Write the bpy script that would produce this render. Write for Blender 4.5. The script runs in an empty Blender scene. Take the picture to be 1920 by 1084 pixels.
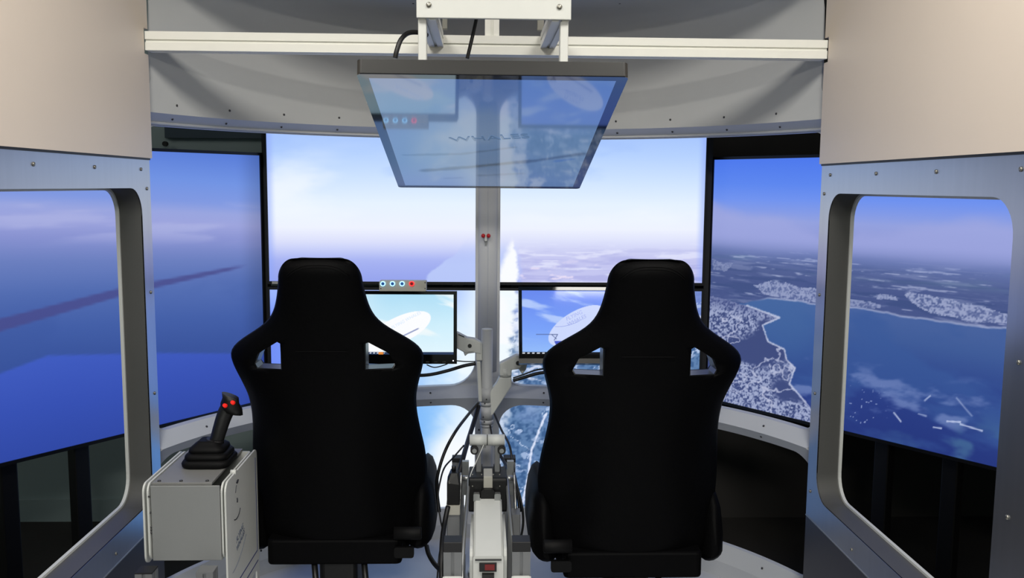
import bpy, bmesh, math, random
import numpy as np
from mathutils import Vector, Matrix
from mathutils.geometry import delaunay_2d_cdt

random.seed(7)
scene = bpy.context.scene
C = scene.collection

# ------------------------------------------------------------------ camera, world, lamps, exposure
CAM = np.array([-0.023, 0.0, 1.65]); FPX = 1694.56
YAW, PITCH, ROLL = [math.radians(a) for a in (1.9046, 6.5155, 0.449)]
FW = np.array([math.sin(YAW)*math.cos(PITCH), math.cos(YAW)*math.cos(PITCH), -math.sin(PITCH)])
RT0 = np.array([math.cos(YAW), -math.sin(YAW), 0.0]); UP0 = np.cross(RT0, FW)
RT = RT0*math.cos(ROLL)+UP0*math.sin(ROLL); UP = UP0*math.cos(ROLL)-RT0*math.sin(ROLL)
cam_data = bpy.data.cameras.new('camera')
cam_data.sensor_fit = 'HORIZONTAL'; cam_data.sensor_width = 36.0
cam_data.lens = 36.0*FPX/1920.0; cam_data.clip_start = 0.05
cam_ob = bpy.data.objects.new('camera', cam_data); C.objects.link(cam_ob)
m = Matrix.Identity(4)
for i in range(3):
    m[i][0] = RT[i]; m[i][1] = UP[i]; m[i][2] = -FW[i]; m[i][3] = CAM[i]
cam_ob.matrix_world = m
scene.camera = cam_ob

world = bpy.data.worlds.new('world'); scene.world = world; world.use_nodes = True
world.node_tree.nodes['Background'].inputs[0].default_value = (0.02, 0.024, 0.03, 1)
world.node_tree.nodes['Background'].inputs[1].default_value = 0.3

# LED ceiling panels, the two on the left added to brighten the left walls (x, y, size x, size y, watts); the room ceiling is at z = 3.0
LAMPS = [(0.74, 1.50, 0.60, 0.60, 26.0), (-0.74, 1.50, 0.60, 0.60, 24.0), (0.05, -2.0, 1.2, 0.60, 185.0), (-2.75, 2.6, 0.60, 0.60, 8.0)]
LAMP_COLOR = (1.0, 0.96, 0.89)
for lx, ly, sx, sy, watt in LAMPS:
    ld = bpy.data.lights.new('led_panel_light', 'AREA'); ld.shape = 'RECTANGLE'
    ld.size = sx; ld.size_y = sy; ld.energy = watt; ld.color = LAMP_COLOR
    lo = bpy.data.objects.new('led_panel_light', ld); C.objects.link(lo)
    lo.location = (lx, ly, 2.965)

vs = scene.view_settings
vs.view_transform = 'Standard'; vs.look = 'None'; vs.exposure = 0.0; vs.gamma = 1.0
vs.use_curve_mapping = False

# ------------------------------------------------------------------ helpers
def pix(px, py, ax, val):
    """photo pixel -> the point of its ray where coordinate ax equals val"""
    d = FW + RT*((px-960)/FPX) - UP*((py-542)/FPX)
    i = 'xyz'.index(ax)
    return CAM + d*((val-CAM[i])/d[i])

def s2l(c):
    c = np.asarray(c, float)/255.0
    return np.where(c <= 0.04045, c/12.92, ((c+0.055)/1.055)**2.4)

MATS = {}
def mat(name, rgb, rough=0.5, metal=0.0, spec=0.5, vary=0.06, scale=18.0, bump=0.0, stretch=None, coat=0.0, emit=None, es=1.0):
    """procedural principled material: base colour (sRGB 0-255) with a faint noise mottling and relief"""
    if name in MATS: return MATS[name]
    mt = bpy.data.materials.new(name); mt.use_nodes = True
    nt = mt.node_tree; b = nt.nodes['Principled BSDF']
    lin = s2l(rgb)
    tc = nt.nodes.new('ShaderNodeTexCoord'); mp = nt.nodes.new('ShaderNodeMapping')
    if stretch: mp.inputs['Scale'].default_value = stretch
    nz = nt.nodes.new('ShaderNodeTexNoise'); nz.inputs['Scale'].default_value = scale; nz.inputs['Detail'].default_value = 4
    nt.links.new(tc.outputs['Object'], mp.inputs[0]); nt.links.new(mp.outputs[0], nz.inputs['Vector'])
    mx = nt.nodes.new('ShaderNodeMix'); mx.data_type = 'RGBA'
    mx.inputs['A'].default_value = (*(lin*(1-vary)), 1); mx.inputs['B'].default_value = (*np.minimum(lin*(1+vary), 1), 1)
    nt.links.new(nz.outputs['Fac'], mx.inputs['Factor']); nt.links.new(mx.outputs['Result'], b.inputs['Base Color'])
    b.inputs['Roughness'].default_value = rough; b.inputs['Metallic'].default_value = metal
    b.inputs['Specular IOR Level'].default_value = spec
    b.inputs['Coat Weight'].default_value = coat
    if bump:
        bp = nt.nodes.new('ShaderNodeBump'); bp.inputs['Strength'].default_value = bump; bp.inputs['Distance'].default_value = 0.002
        nt.links.new(nz.outputs['Fac'], bp.inputs['Height']); nt.links.new(bp.outputs[0], b.inputs['Normal'])
    if emit is not None:
        b.inputs['Emission Color'].default_value = (*s2l(emit), 1); b.inputs['Emission Strength'].default_value = es
    MATS[name] = mt
    return mt

def display_mat(name, rough, spec, strength=1.0, coat=0.0):
    mt = bpy.data.materials.new(name); mt.use_nodes = True
    nt = mt.node_tree; b = nt.nodes['Principled BSDF']
    a = nt.nodes.new('ShaderNodeAttribute'); a.attribute_name = 'picture'
    b.inputs['Base Color'].default_value = (0.006, 0.006, 0.007, 1)
    b.inputs['Roughness'].default_value = rough; b.inputs['Specular IOR Level'].default_value = spec
    nt.links.new(a.outputs['Color'], b.inputs['Emission Color'])
    b.inputs['Emission Strength'].default_value = strength
    b.inputs['Coat Weight'].default_value = coat; b.inputs['Coat Roughness'].default_value = 0.02
    return mt

WHITE = mat('white_paint', (206, 208, 204), 0.45, vary=0.03)
SHELL = mat('white_shell_paint', (196, 198, 200), 0.5, vary=0.03, scale=6)
CANOPY = mat('grey_white_canopy', (188, 189, 187), 0.6, vary=0.03, scale=4)
FLOORW = mat('white_cockpit_floor', (188, 190, 196), 0.4, vary=0.04)
BEIGE = mat('beige_laminate', (224, 210, 195), 0.5, vary=0.02, scale=3)
ALU = mat('brushed_aluminium', (176, 178, 186), 0.29, metal=0.92, vary=0.06, scale=40, stretch=(1, 1, 0.06))
REVEAL = mat('dull_grey_metal', (92, 92, 90), 0.5, metal=0.4, vary=0.06, scale=8)
LOWERP = mat('dark_grey_laminate', (54, 52, 58), 0.4, metal=0.2, vary=0.06, scale=8)
PROFILE = mat('anodised_profile', (236, 236, 228), 0.4, metal=0.0, vary=0.03)
PROFDARK = mat('grey_profile', (128, 130, 132), 0.45, metal=0.4, vary=0.05)
SLOT = mat('profile_slot', (60, 62, 62), 0.6)
BLACK = mat('black_plastic', (16, 16, 17), 0.45, spec=0.4, vary=0.15, scale=60)
BLACKCAP = mat('black_cap', (24, 24, 26), 0.5)
HOUSING = mat('charcoal_housing', (27, 27, 26), 0.4, vary=0.05)
LEATHER = mat('black_leather', (7, 7, 8), 0.5, spec=0.05, vary=0.2, scale=140, bump=0.25)
STITCH = mat('black_stitching', (10, 10, 11), 0.7, spec=0.1)
INSERT = mat('seat_insert_plastic', (26, 28, 33), 0.3)
CABLE = mat('black_cable', (10, 10, 11), 0.45, vary=0.1)
STEEL = mat('steel_screw', (150, 148, 140), 0.35, metal=0.9)
DARKSCREW = mat('dark_screw', (70, 70, 72), 0.4, metal=0.6)
SILVER = mat('silver_metal', (170, 172, 172), 0.32, metal=0.8)
RED = mat('red_plastic', (190, 22, 24), 0.4)
REDLIT = mat('red_button', (180, 20, 15), 0.4, emit=(255, 40, 25), es=0.5)
GREYBOX = mat('grey_box', (176, 174, 164), 0.5, vary=0.03)
RUBBER = mat('black_rubber', (11, 11, 12), 0.6, spec=0.15)
ROOMWALL = mat('room_wall_paint', (138, 154, 154), 0.7, vary=0.05, scale=3)
DARKWALL = mat('dark_room_wall', (40, 38, 36), 0.8, vary=0.1, scale=3)
ROOMFLOOR = mat('dark_carpet', (34, 32, 30), 0.9, vary=0.25, scale=90, bump=0.4)
CEIL = mat('ceiling_paint', (205, 205, 200), 0.8, vary=0.02)
INK = mat('grey_print', (96, 104, 122), 0.6)
INKDARK = mat('dark_print', (40, 42, 52), 0.6)

GLOSSBEZEL = mat('glossy_black_bezel', (9, 9, 10), 0.07, spec=0.5, vary=.05)
POLE = mat('light_grey_pole', (176, 178, 180), 0.45, vary=.03)

class MB:
    def __init__(self): self.v = []; self.f = []; self.sm = []
    def add(self, vs, fs, smooth=False):
        o = len(self.v); self.v += [tuple(map(float, p)) for p in vs]
        for f in fs: self.f.append([i+o for i in f]); self.sm.append(smooth)
        return self
    def box(self, lo, hi):
        (a, b, c), (d, e, f) = lo, hi
        return self.add([(a,b,c),(d,b,c),(d,e,c),(a,e,c),(a,b,f),(d,b,f),(d,e,f),(a,e,f)],
                        [(0,3,2,1),(4,5,6,7),(0,1,5,4),(1,2,6,5),(2,3,7,6),(3,0,4,7)])
    def rbox(self, lo, hi, r, axis='z', seg=4):
        """box with the four edges parallel to axis rounded"""
        lo = list(lo); hi = list(hi); k = 'xyz'.index(axis); i, j = [q for q in range(3) if q != k]
        pts = rrect(lo[i], lo[j], hi[i], hi[j], r, seg)
        def P(p, h):
            q = [0, 0, 0]; q[i], q[j], q[k] = p[0], p[1], h; return q
        return self.prism([P(p, lo[k]) for p in pts], [P(p, hi[k]) for p in pts])
    def prism(self, A, B, smooth=False):
        n = len(A); fs = [tuple(range(n))[::-1], tuple(range(n, 2*n))]
        self.add(list(A)+list(B), fs)
        o = len(self.v)-2*n
        for i in range(n):
            self.f.append([o+i, o+(i+1) % n, o+n+(i+1) % n, o+n+i]); self.sm.append(smooth)
        return self
    def tube(self, pts, r, n=10, caps=True, smooth=True):
        pts = [Vector(p) for p in pts]; rs = r if isinstance(r, (list, tuple)) else [r]*len(pts)
        rings = []; ref = None
        for i, p in enumerate(pts):
            t = (pts[min(i+1, len(pts)-1)]-pts[max(i-1, 0)]).normalized()
            if ref is None:
                ref = Vector((0, 0, 1)) if abs(t.z) < 0.9 else Vector((1, 0, 0))
            a = (ref - t*ref.dot(t)).normalized(); ref = a; b = t.cross(a)
            rings.append([p+(a*math.cos(2*math.pi*k/n)+b*math.sin(2*math.pi*k/n))*rs[i] for k in range(n)])
        return self.loft(rings, caps, smooth)
    def loft(self, rings, caps=True, smooth=True):
        n = len(rings[0]); vs = [p for R in rings for p in R]; fs = []
        for i in range(len(rings)-1):
            for k in range(n):
                fs.append((i*n+k, i*n+(k+1) % n, (i+1)*n+(k+1) % n, (i+1)*n+k))
        self.add(vs, fs, smooth)
        if caps:
            o = len(self.v)-len(vs)
            self.f.append([o+k for k in range(n)][::-1]); self.sm.append(False)
            self.f.append([o+(len(rings)-1)*n+k for k in range(n)]); self.sm.append(False)
        return self
    def cyl(self, a, b, r, n=16, r2=None):
        return self.tube([a, b], [r, r if r2 is None else r2], n)
    def build(self, name, material, parent=None, bevel=0.0, seg=2, local=False, recalc=True):
        me = bpy.data.meshes.new(name)
        off = np.zeros(3)
        if parent is not None and not local:
            q = parent
            while q is not None: off = off+np.array(q.location); q = q.parent
        base = None
        vv = np.array(self.v)
        if parent is None:
            base = np.array([(vv[:, 0].min()+vv[:, 0].max())/2, (vv[:, 1].min()+vv[:, 1].max())/2, vv[:, 2].min()]); off = base
        me.from_pydata([tuple(p) for p in vv-off], [], self.f)
        me.polygons.foreach_set('use_smooth', self.sm); me.update()
        if recalc or bevel:
            bm = bmesh.new(); bm.from_mesh(me)
            bmesh.ops.recalc_face_normals(bm, faces=bm.faces)
            if bevel:
                es = [e for e in bm.edges if len(e.link_faces) == 2 and e.calc_face_angle(0) > 0.5]
                bmesh.ops.bevel(bm, geom=es, offset=bevel, segments=seg, affect='EDGES', profile=0.5, clamp_overlap=True)
            bm.to_mesh(me); bm.free()
        me.materials.append(material)
        o = bpy.data.objects.new(name, me); C.objects.link(o)
        if parent is not None: o.parent = parent
        else: o.location = base
        return o

def rrect(x0, y0, x1, y1, r, seg=6):
    rs = r if isinstance(r, (list, tuple)) else [r]*4       # corners: (x0,y0) (x1,y0) (x1,y1) (x0,y1)
    out = []
    for (cx, cy, a0, q) in ((x0+rs[0], y0+rs[0], math.pi, rs[0]), (x1-rs[1], y0+rs[1], 1.5*math.pi, rs[1]),
                            (x1-rs[2], y1-rs[2], 0, rs[2]), (x0+rs[3], y1-rs[3], 0.5*math.pi, rs[3])):
        if q < 1e-5: out.append((cx, cy)); continue
        for k in range(seg+1):
            a = a0+0.5*math.pi*k/seg; out.append((cx+q*math.cos(a), cy+q*math.sin(a)))
    return out

def inside(poly, x, y):
    poly = np.asarray(poly); x = np.asarray(x); y = np.asarray(y); r = np.zeros(x.shape, bool)
    j = len(poly)-1
    for i in range(len(poly)):
        xi, yi = poly[i]; xj, yj = poly[j]
        if yi != yj:
            r ^= ((yi > y) != (yj > y)) & (x < (xj-xi)*(y-yi)/(yj-yi)+xi)
        j = i
    return r

def densify(loop, step):
    out = []
    for i, p in enumerate(loop):
        q = loop[(i+1) % len(loop)]; d = math.hypot(q[0]-p[0], q[1]-p[1]); n = max(1, int(math.ceil(d/step)))
        for k in range(n): out.append((p[0]+(q[0]-p[0])*k/n, p[1]+(q[1]-p[1])*k/n))
    return out

def sheet(outer, holes, f_in, f_out, extra=(), step=None):
    """plate with holes: outline and holes in 2D, both faces mapped to 3D, closed round all edges"""
    if step: outer = densify(outer, step); holes = [densify(h, step) for h in holes]
    vs = []; es = []
    for loop in [outer]+list(holes):
        o = len(vs); n = len(loop); vs += [Vector(p) for p in loop]; es += [(o+i, o+(i+1) % n) for i in range(n)]
    if len(extra):
        ex = np.array(extra); ok = inside(outer, ex[:, 0], ex[:, 1])
        for h in holes: ok &= ~inside(h, ex[:, 0], ex[:, 1])
        vs += [Vector(p) for p in ex[ok]]
    V, E, F = delaunay_2d_cdt(vs, es, [], 0, 1e-6)[:3]
    cen = np.array([[sum(V[i].x for i in f)/3, sum(V[i].y for i in f)/3] for f in F])
    ok = inside(outer, cen[:, 0], cen[:, 1])
    for h in holes: ok &= ~inside(h, cen[:, 0], cen[:, 1])
    F = [tuple(f) for f, k in zip(F, ok) if k]
    n = len(V); mb = MB()
    mb.add([f_in(p.x, p.y) for p in V]+[f_out(p.x, p.y) for p in V], F+[tuple(i+n for i in f[::-1]) for f in F], False)
    cnt = {}
    for f in F:
        for a, b in zip(f, f[1:]+f[:1]):
            k = (min(a, b), max(a, b)); cnt.setdefault(k, []).append((a, b))
    for k, l in cnt.items():
        if len(l) == 1:
            a, b = l[0]; mb.f.append([b, a, a+n, b+n]); mb.sm.append(False)
    return mb

def tag(o, label, cat, group=None, kind=None):
    o['label'] = label
    if cat: o['category'] = cat
    if group: o['group'] = group
    if kind: o['kind'] = kind
    return o
def thing(name, loc, label, cat, group=None, rz=0.0):
    o = bpy.data.objects.new(name, None); C.objects.link(o); o.location = loc; o.rotation_euler = (0, 0, rz)
    o.empty_display_size = 0.1
    bpy.context.view_layer.update()
    return tag(o, label, cat, group)
def struct(o, label=None):
    o['kind'] = 'structure'
    if label: o['label'] = label
    return o
def clone(o, parent, loc, rot=None):
    c = o.copy(); C.objects.link(c); c.parent = parent; c.location = loc
    if rot is not None: c.rotation_euler = rot
    return c

def spline(pts, n=8):
    P = [Vector(p) for p in pts]; out = []
    for i in range(len(P)-1):
        p0, p1, p2, p3 = P[max(i-1, 0)], P[i], P[i+1], P[min(i+2, len(P)-1)]
        for k in range(n):
            t = k/n
            out.append(0.5*((2*p1)+(p2-p0)*t+(2*p0-5*p1+4*p2-p3)*t*t+(3*p1-p0-3*p2+p3)*t**3))
    out.append(P[-1]); return out

def text_mesh(name, body, size, material, parent, loc, rot, shear=0.0, extr=0.0004):
    cu = bpy.data.curves.new(name, 'FONT'); cu.body = body; cu.size = size; cu.extrude = extr; cu.shear = shear
    cu.align_x = 'CENTER'; cu.resolution_u = 3
    tmp = bpy.data.objects.new(name+'_tmp', cu); C.objects.link(tmp)
    bpy.context.view_layer.update()
    me = bpy.data.meshes.new_from_object(tmp.evaluated_get(bpy.context.evaluated_depsgraph_get()))
    bpy.data.objects.remove(tmp); me.name = name; me.materials.clear(); me.materials.append(material)
    o = bpy.data.objects.new(name, me); C.objects.link(o); o.parent = parent; o.location = loc; o.rotation_euler = rot
    return o

# shared small screws: a low dome head, axis +Z, about 8 mm across
def screw_mesh(name, r, h, material):
    mb = MB(); n = 10
    rings = [[(r*q*math.cos(2*math.pi*k/n), r*q*math.sin(2*math.pi*k/n), z) for k in range(n)] for q, z in ((1, 0), (1, h*.5), (.75, h*.9), (.35, h))]
    mb.loft(rings, True, True)
    me = bpy.data.meshes.new(name); me.from_pydata(mb.v, [], mb.f); me.polygons.foreach_set('use_smooth', mb.sm)
    me.materials.append(material); return me
SCREW_S = screw_mesh('screw', 0.0055, 0.004, STEEL)
SCREW_D = screw_mesh('screw', 0.0042, 0.003, DARKSCREW)
def put_screw(me, parent, pos, nrm, scale=1.0):
    o = bpy.data.objects.new('screw', me); C.objects.link(o); o.parent = parent
    off = Vector((0, 0, 0)); q = parent
    while q is not None: off += q.location; q = q.parent
    o.location = Vector(pos)-off; o.rotation_euler = Vector(nrm).to_track_quat('Z', 'Y').to_euler(); o.scale = (scale,)*3
    return o

# ------------------------------------------------------------------ room shell
FZ = 0.0; CFZ = 0.15            # room floor, cockpit floor
struct(MB().box((-3.6, -3.2, -0.1), (3.6, 4.45, 0)).build('floor', ROOMFLOOR), 'dark carpet floor of the room around the cockpit')
struct(MB().box((-3.6, -3.2, 3.0), (3.6, 4.45, 3.1)).build('ceiling', CEIL), 'white room ceiling')
wb = struct(MB().box((-3.6, 4.35, 0), (0.6, 4.45, 3.0)).build('wall_back', ROOMWALL), 'grey painted wall behind the displays')
struct(MB().box((0.6, 4.35, 0), (3.6, 4.45, 3.0)).build('wall_back', DARKWALL), 'dark wall behind the right display')
struct(MB().box((-3.7, -3.2, 0), (-3.6, 4.45, 3.0)).build('wall_side', ROOMWALL), 'grey painted side wall of the room')
struct(MB().box((3.6, -3.2, 0), (3.7, 4.45, 3.0)).build('wall_side', DARKWALL), 'dark side wall of the room')
struct(MB().box((-3.6, -3.3, 0), (3.6, -3.2, 3.0)).build('wall_rear', ROOMWALL), 'grey painted wall behind the viewer')
struct(MB().box((-3.6, 4.332, 0), (0.6, 4.35, 0.11)).build('baseboard_back', ROOMWALL), 'painted baseboard of the grey wall')
# LED fixtures round the lamps, the added left ones included
for i, (lx, ly, sx, sy, watt) in enumerate(LAMPS):
    t = thing('ceiling_light', (lx, ly, 2.97), ('square white LED panel on the ceiling over the right cockpit wall', 'square white LED panel added on the ceiling to even the light on the left cockpit wall', 'long white LED panel on the ceiling behind the viewer', 'dim square LED panel added on the ceiling to brighten the grey wall left of the cockpit')[i], 'ceiling light')
    fr = MB()
    a, b = sx/2+.03, sy/2+.03
    for lo, hi in (((-a, -b), (a, -b+.03)), ((-a, b-.03), (a, b)), ((-a, -b), (-a+.03, b)), ((a-.03, -b), (a, b))):
        fr.box((lx+lo[0], ly+lo[1], 2.97), (lx+hi[0], ly+hi[1], 3.0))
    fr.build('frame', WHITE, t)
    MB().box((lx-a+.03, ly-b+.03, 2.985), (lx+a-.03, ly+b-.03, 3.0)).build('diffuser', WHITE, t)

# ------------------------------------------------------------------ cockpit shell
CY = 2.536                       # centre of the round cockpit nose (x = 0)
def cyl(theta, r, z): return (r*math.sin(theta), CY+r*math.cos(theta), z)
THM = math.radians(69.3)
PROF = [(0.10, 1.200), (0.210, 1.200), (0.275, 1.222), (0.30, 1.222), (0.67, 1.222), (0.735, 1.186), (0.769, 1.164), (0.814, 1.214), (0.86, 1.222), (1.78, 1.222), (1.845, 1.215), (1.875, 1.164)]
PZ = [p[0] for p in PROF]; PR = [p[1] for p in PROF]
def rprof(z): return float(np.interp(z, PZ, PR))
R0 = 1.2
# cockpit floor with a low white step up from the room floor
mb = MB()
rim = [cyl(THM*(-1+2*k/40), 1.205, 0) for k in range(41)]
loop = [(-1.16, 0.9, 0), (1.16, 0.9, 0)] + [(p[0], p[1], 0) for p in rim[::-1]]
mb.prism([(p[0], p[1], 0.0) for p in loop], [(p[0], p[1], CFZ) for p in loop])
struct(mb.build('floor', FLOORW), 'white raised floor of the cockpit')

wf = thing('cockpit_window_frame', (0, CY+1.2, 0.10), 'curved white window frame with a central post round the cockpit nose', 'window frame')
s_max = THM*R0; sm = 0.050; se = math.radians(67.3)*R0
outer = [(-s_max, 0.10), (s_max, 0.10), (s_max, 1.875), (-s_max, 1.875)]
holes = []
for sgn in (-1, 1):
    def H(z0, z1, rin_lo, rin_hi, rout):
        if sgn > 0: return rrect(sm, z0, se, z1, [rin_lo, rout, rout, rin_hi], 8)
        return rrect(-se, z0, -sm, z1, [rout, rin_lo, rin_hi, rout], 8)
    holes.append(H(0.812, 1.838, 0.105, 0.06, 0.06)); holes.append(H(0.275, 0.735, 0.06, 0.105, 0.06))
extra = []
for s in np.arange(-s_max+.02, s_max-.015, 0.02):
    for z in [0.15, 0.21, 0.25, 0.735, 0.752, 0.769, 0.79, 0.812, 1.845, 1.86] + list(np.arange(0.3, 1.83, 0.06)): extra.append((s, z))
mb = sheet(outer, holes, lambda s, z: cyl(s/R0, rprof(z), z), lambda s, z: cyl(s/R0, max(rprof(z)+.02, 1.243), z), extra, step=0.02)
fo = mb.build('frame_shell', SHELL, wf)
# rounded cover on the central post, with a fine centre bead
sec = [(.040*math.cos(t), CY+1.2225-.014*math.sin(t)) for t in [math.pi*k/16 for k in range(17)]]
mb = MB(); mb.loft([[(x, y, z) for x, y in sec] for z in (0.87, 1.84)], True, True); mb.build('post_cover', SHELL, wf)
MB().tube([(0, CY+1.2085, .875), (0, CY+1.2085, 1.835)], .0022, 8).build('centre_bead', SHELL, wf)
# thin rims round the upper and lower openings' inner lip
mb = MB()
for z, r in ((1.846, 1.2075),):
    mb.tube([cyl(THM*(-1+2*k/140), r, z) for k in range(141)], 0.005, 10)
mb.build('lip_bead', SHELL, wf)
for k in range(-6, 7):
    th = k*math.radians(11.0)+math.radians(3.4)
    if abs(th) < THM:
        nrm = (-math.sin(th), -math.cos(th), -0.3)
        put_screw(SCREW_D, fo, cyl(th, 1.187, 1.861), nrm)
for k in range(-6, 7):
    th = k*math.radians(11.5)
    if abs(th) < THM and k != 0:
        put_screw(SCREW_D, fo, cyl(th, 1.187, 0.79), (-math.sin(th), -math.cos(th), 0.9))
        put_screw(SCREW_D, fo, cyl(th, 1.1755, 0.752), (-math.sin(th), -math.cos(th), -0.9))
        put_screw(SCREW_D, fo, cyl(th, 1.211, 0.245), (-math.sin(th), -math.cos(th), 0.4))
for px, py in ((884, 736), (883, 750), (898, 806), (940, 738), (941, 752)):
    p = pix(px, py, 'y', CY+1.205); put_screw(SCREW_D, fo, p, (0, -1, 0))

# canopy: the ceiling shell of the nose, a low dome open towards the back
cn = thing('cockpit_canopy', (0, CY+0.6, 1.875), 'pale grey domed canopy over the cockpit nose behind the white cross rail', 'canopy')
rings = []; NT = 15; NA = 48
CPROF = [(1.164, 1.875), (1.166, 1.92), (1.167, 1.98), (1.167, 2.04), (1.167, 2.10), (1.166, 2.16), (1.165, 2.22), (1.160, 2.26), (1.145, 2.288), (1.115, 2.306), (1.06, 2.316), (0.92, 2.320), (0.75, 2.322), (0.60, 2.323), (0.45, 2.324)]
NT = len(CPROF)-1
mb = MB(); gv = []
YCUT = 2.975
for off in (0.0, 0.012):
    for i in range(NT+1):
        r, z = CPROF[i]; q = min(1, i/8)
        lim = min(THM, math.acos(max(-1, min(1, (YCUT-CY)/r)))) if i > 1 else THM
        for k in range(NA+1):
            gv.append(cyl(lim*(-1+2*k/NA), r+off*(1-q), z+off*q+.002*(off > 0)))
n1 = len(gv)//2
fs = []
def gid(i, k): return i*(NA+1)+k
for i in range(NT):
    for k in range(NA):
        fs.append((gid(i, k), gid(i, k+1), gid(i+1, k+1), gid(i+1, k))); fs.append(tuple(n1+q for q in fs[-1][::-1]))
for i in range(NT):
    for k in (0, NA): fs.append((gid(i, k), gid(i+1, k), n1+gid(i+1, k), n1+gid(i, k)))
for k in range(NA):
    for i in (0, NT): fs.append((gid(i, k), gid(i, k+1), n1+gid(i, k+1), n1+gid(i, k)))
mb.add(gv, fs, True); co = mb.build('canopy_shell', CANOPY, cn)
co.modifiers.new('es', 'EDGE_SPLIT').split_angle = math.radians(40)
for k in range(-6, 7):
    th = k*math.radians(11.0)+math.radians(3.4)
    if abs(th) < THM: put_screw(SCREW_D, co, cyl(th, 1.1655, 1.905), (-math.sin(th), -math.cos(th), 0))

for px in (664, 775, 1162):
    put_screw(SCREW_D, co, pix(px, 6, 'z', 2.3195), (0, 0, -1))

# side walls: aluminium window panel, thick reveal, beige panel above, dark panel below
HOLE = (1.852, 0.630, 2.866, 1.634)          # y0, z0, y1, z1 of the window opening
YF, YB = 2.942, 0.95
for sgn, nm in ((-1, 'wall_left'), (1, 'wall_right')):
    XI, XO = sgn*1.084, sgn*1.159
    hole = rrect(*HOLE, [0.085, 0.085, 0.085, 0.085], 8)
    w = sheet([(YB, 0.546), (YF, 0.546), (YF, 1.722), (YB, 1.722)], [hole],
              lambda y, z: (XI, y, z), lambda y, z: (XI+sgn*.004, y, z)).build(nm, ALU)
    struct(w, ('left' if sgn < 0 else 'right')+' cockpit side wall of brushed aluminium with a large rounded window opening')
    w_parent = w
    # outer skin
    sheet([(YB, CFZ-.15), (YF, CFZ-.15), (YF, 2.45), (YB, 2.45)], [hole],
          lambda y, z: (XO, y, z), lambda y, z: (XO+sgn*.004, y, z)).build('outer_skin', REVEAL, w)
    # reveal round the opening
    mb = MB(); n = len(hole)
    mb.add([(XI+sgn*.001, p[0], p[1]) for p in hole]+[(XO, p[0], p[1]) for p in hole],
           [(i, (i+1) % n, n+(i+1) % n, n+i) for i in range(n)], True)
    ro = mb.build('window_reveal', REVEAL, w, recalc=False)
    h2 = rrect(HOLE[0]+.007, HOLE[1]+.007, HOLE[2]-.007, HOLE[3]-.007, 0.08, 8)
    sheet(hole, [h2], lambda y, z: (XO-sgn*.004, y, z), lambda y, z: (XO+sgn*.006, y, z)).build('window_rim', WHITE, ro)
    # beige upper panel, notched where the cross rail ends
    up = [(YB, 1.728), (YF-.002, 1.728), (YF-.002, 2.050), (YF-.034, 2.050), (YF-.034, 2.128), (YF-.002, 2.128), (YF-.002, 2.45), (YB, 2.45)]
    sheet(up, [], lambda y, z: (sgn*1.074, y, z), lambda y, z: (XI+sgn*.004, y, z)).build('upper_panel', BEIGE, w)
    MB().box((min(sgn*1.080, XI+sgn*.004), YB, 1.722), (max(sgn*1.080, XI+sgn*.004), YF-.002, 1.728)).build('shadow_gap_strip', BLACKCAP, w)
    # lower panel, small step at the seam
    MB().box((min(XI, XI+sgn*.006), YB, CFZ), (max(XI, XI+sgn*.006), YF, 0.5425)).build('lower_panel', LOWERP, w)
    MB().box((min(XI-sgn*.002, XI+sgn*.003), YB, 0.5425), (max(XI-sgn*.002, XI+sgn*.003), YF, 0.546)).build('seam_strip', SILVER, w)
    # front end post closing the wall between the two skins
    MB().box((min(XI+sgn*.006, XO), YF-.012, CFZ), (max(XI+sgn*.006, XO), YF, 2.45)).build('end_post', ALU, w)
    for y, z in ([(yy, 1.692) for yy in (1.84, 2.19, 2.53, 2.868)] + [(2.912, zz) for zz in (1.632, 1.302, 0.972, 0.636)] +
                 [(1.80, zz) for zz in (1.296, 0.965, 0.64)] + [(yy, 0.578) for yy in (2.56, 2.22, 1.88)] + [(1.5, 1.692), (1.16, 1.692)]):
        put_screw(SCREW_S, w, (XI, y, z), (-sgn, 0, 0))

# ------------------------------------------------------------------ cross rail and overhead bracket
def extrusion(p0, p1, w, h, axis):
    """square profile with a shallow T slot along each visible face; axis 'x','y','z'"""
    g = 0.0045; d = 0.006
    def sec(hw, hh):
        return [(-hw, -hh), (-g, -hh), (-g, -hh+d), (g, -hh+d), (g, -hh), (hw, -hh), (hw, -g), (hw-d, -g), (hw-d, g), (hw, g), (hw, hh),
                (g, hh), (g, hh-d), (-g, hh-d), (-g, hh), (-hw, hh), (-hw, g), (-hw+d, g), (-hw+d, -g), (-hw, -g)]
    S = sec(w/2, h/2); A = []; B = []
    for a, b in S:
        if axis == 'x': A.append((p0[0], p0[1]+a, p0[2]+b)); B.append((p1[0], p1[1]+a, p1[2]+b))
        elif axis == 'y': A.append((p0[0]+a, p0[1], p0[2]+b)); B.append((p1[0]+a, p1[1], p1[2]+b))
        else: A.append((p0[0]+a, p0[1]+b, p0[2])); B.append((p1[0]+a, p1[1]+b, p1[2]))
    return MB().prism(A, B)
RY, RZ = 2.942, 2.0896
tag(extrusion((-1.0735, RY, RZ), (1.0735, RY, RZ), 0.058, 0.058, 'x').build('cross_rail', PROFILE),
    'long white slotted aluminium rail spanning the cockpit between the beige panels', 'rail')

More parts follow.
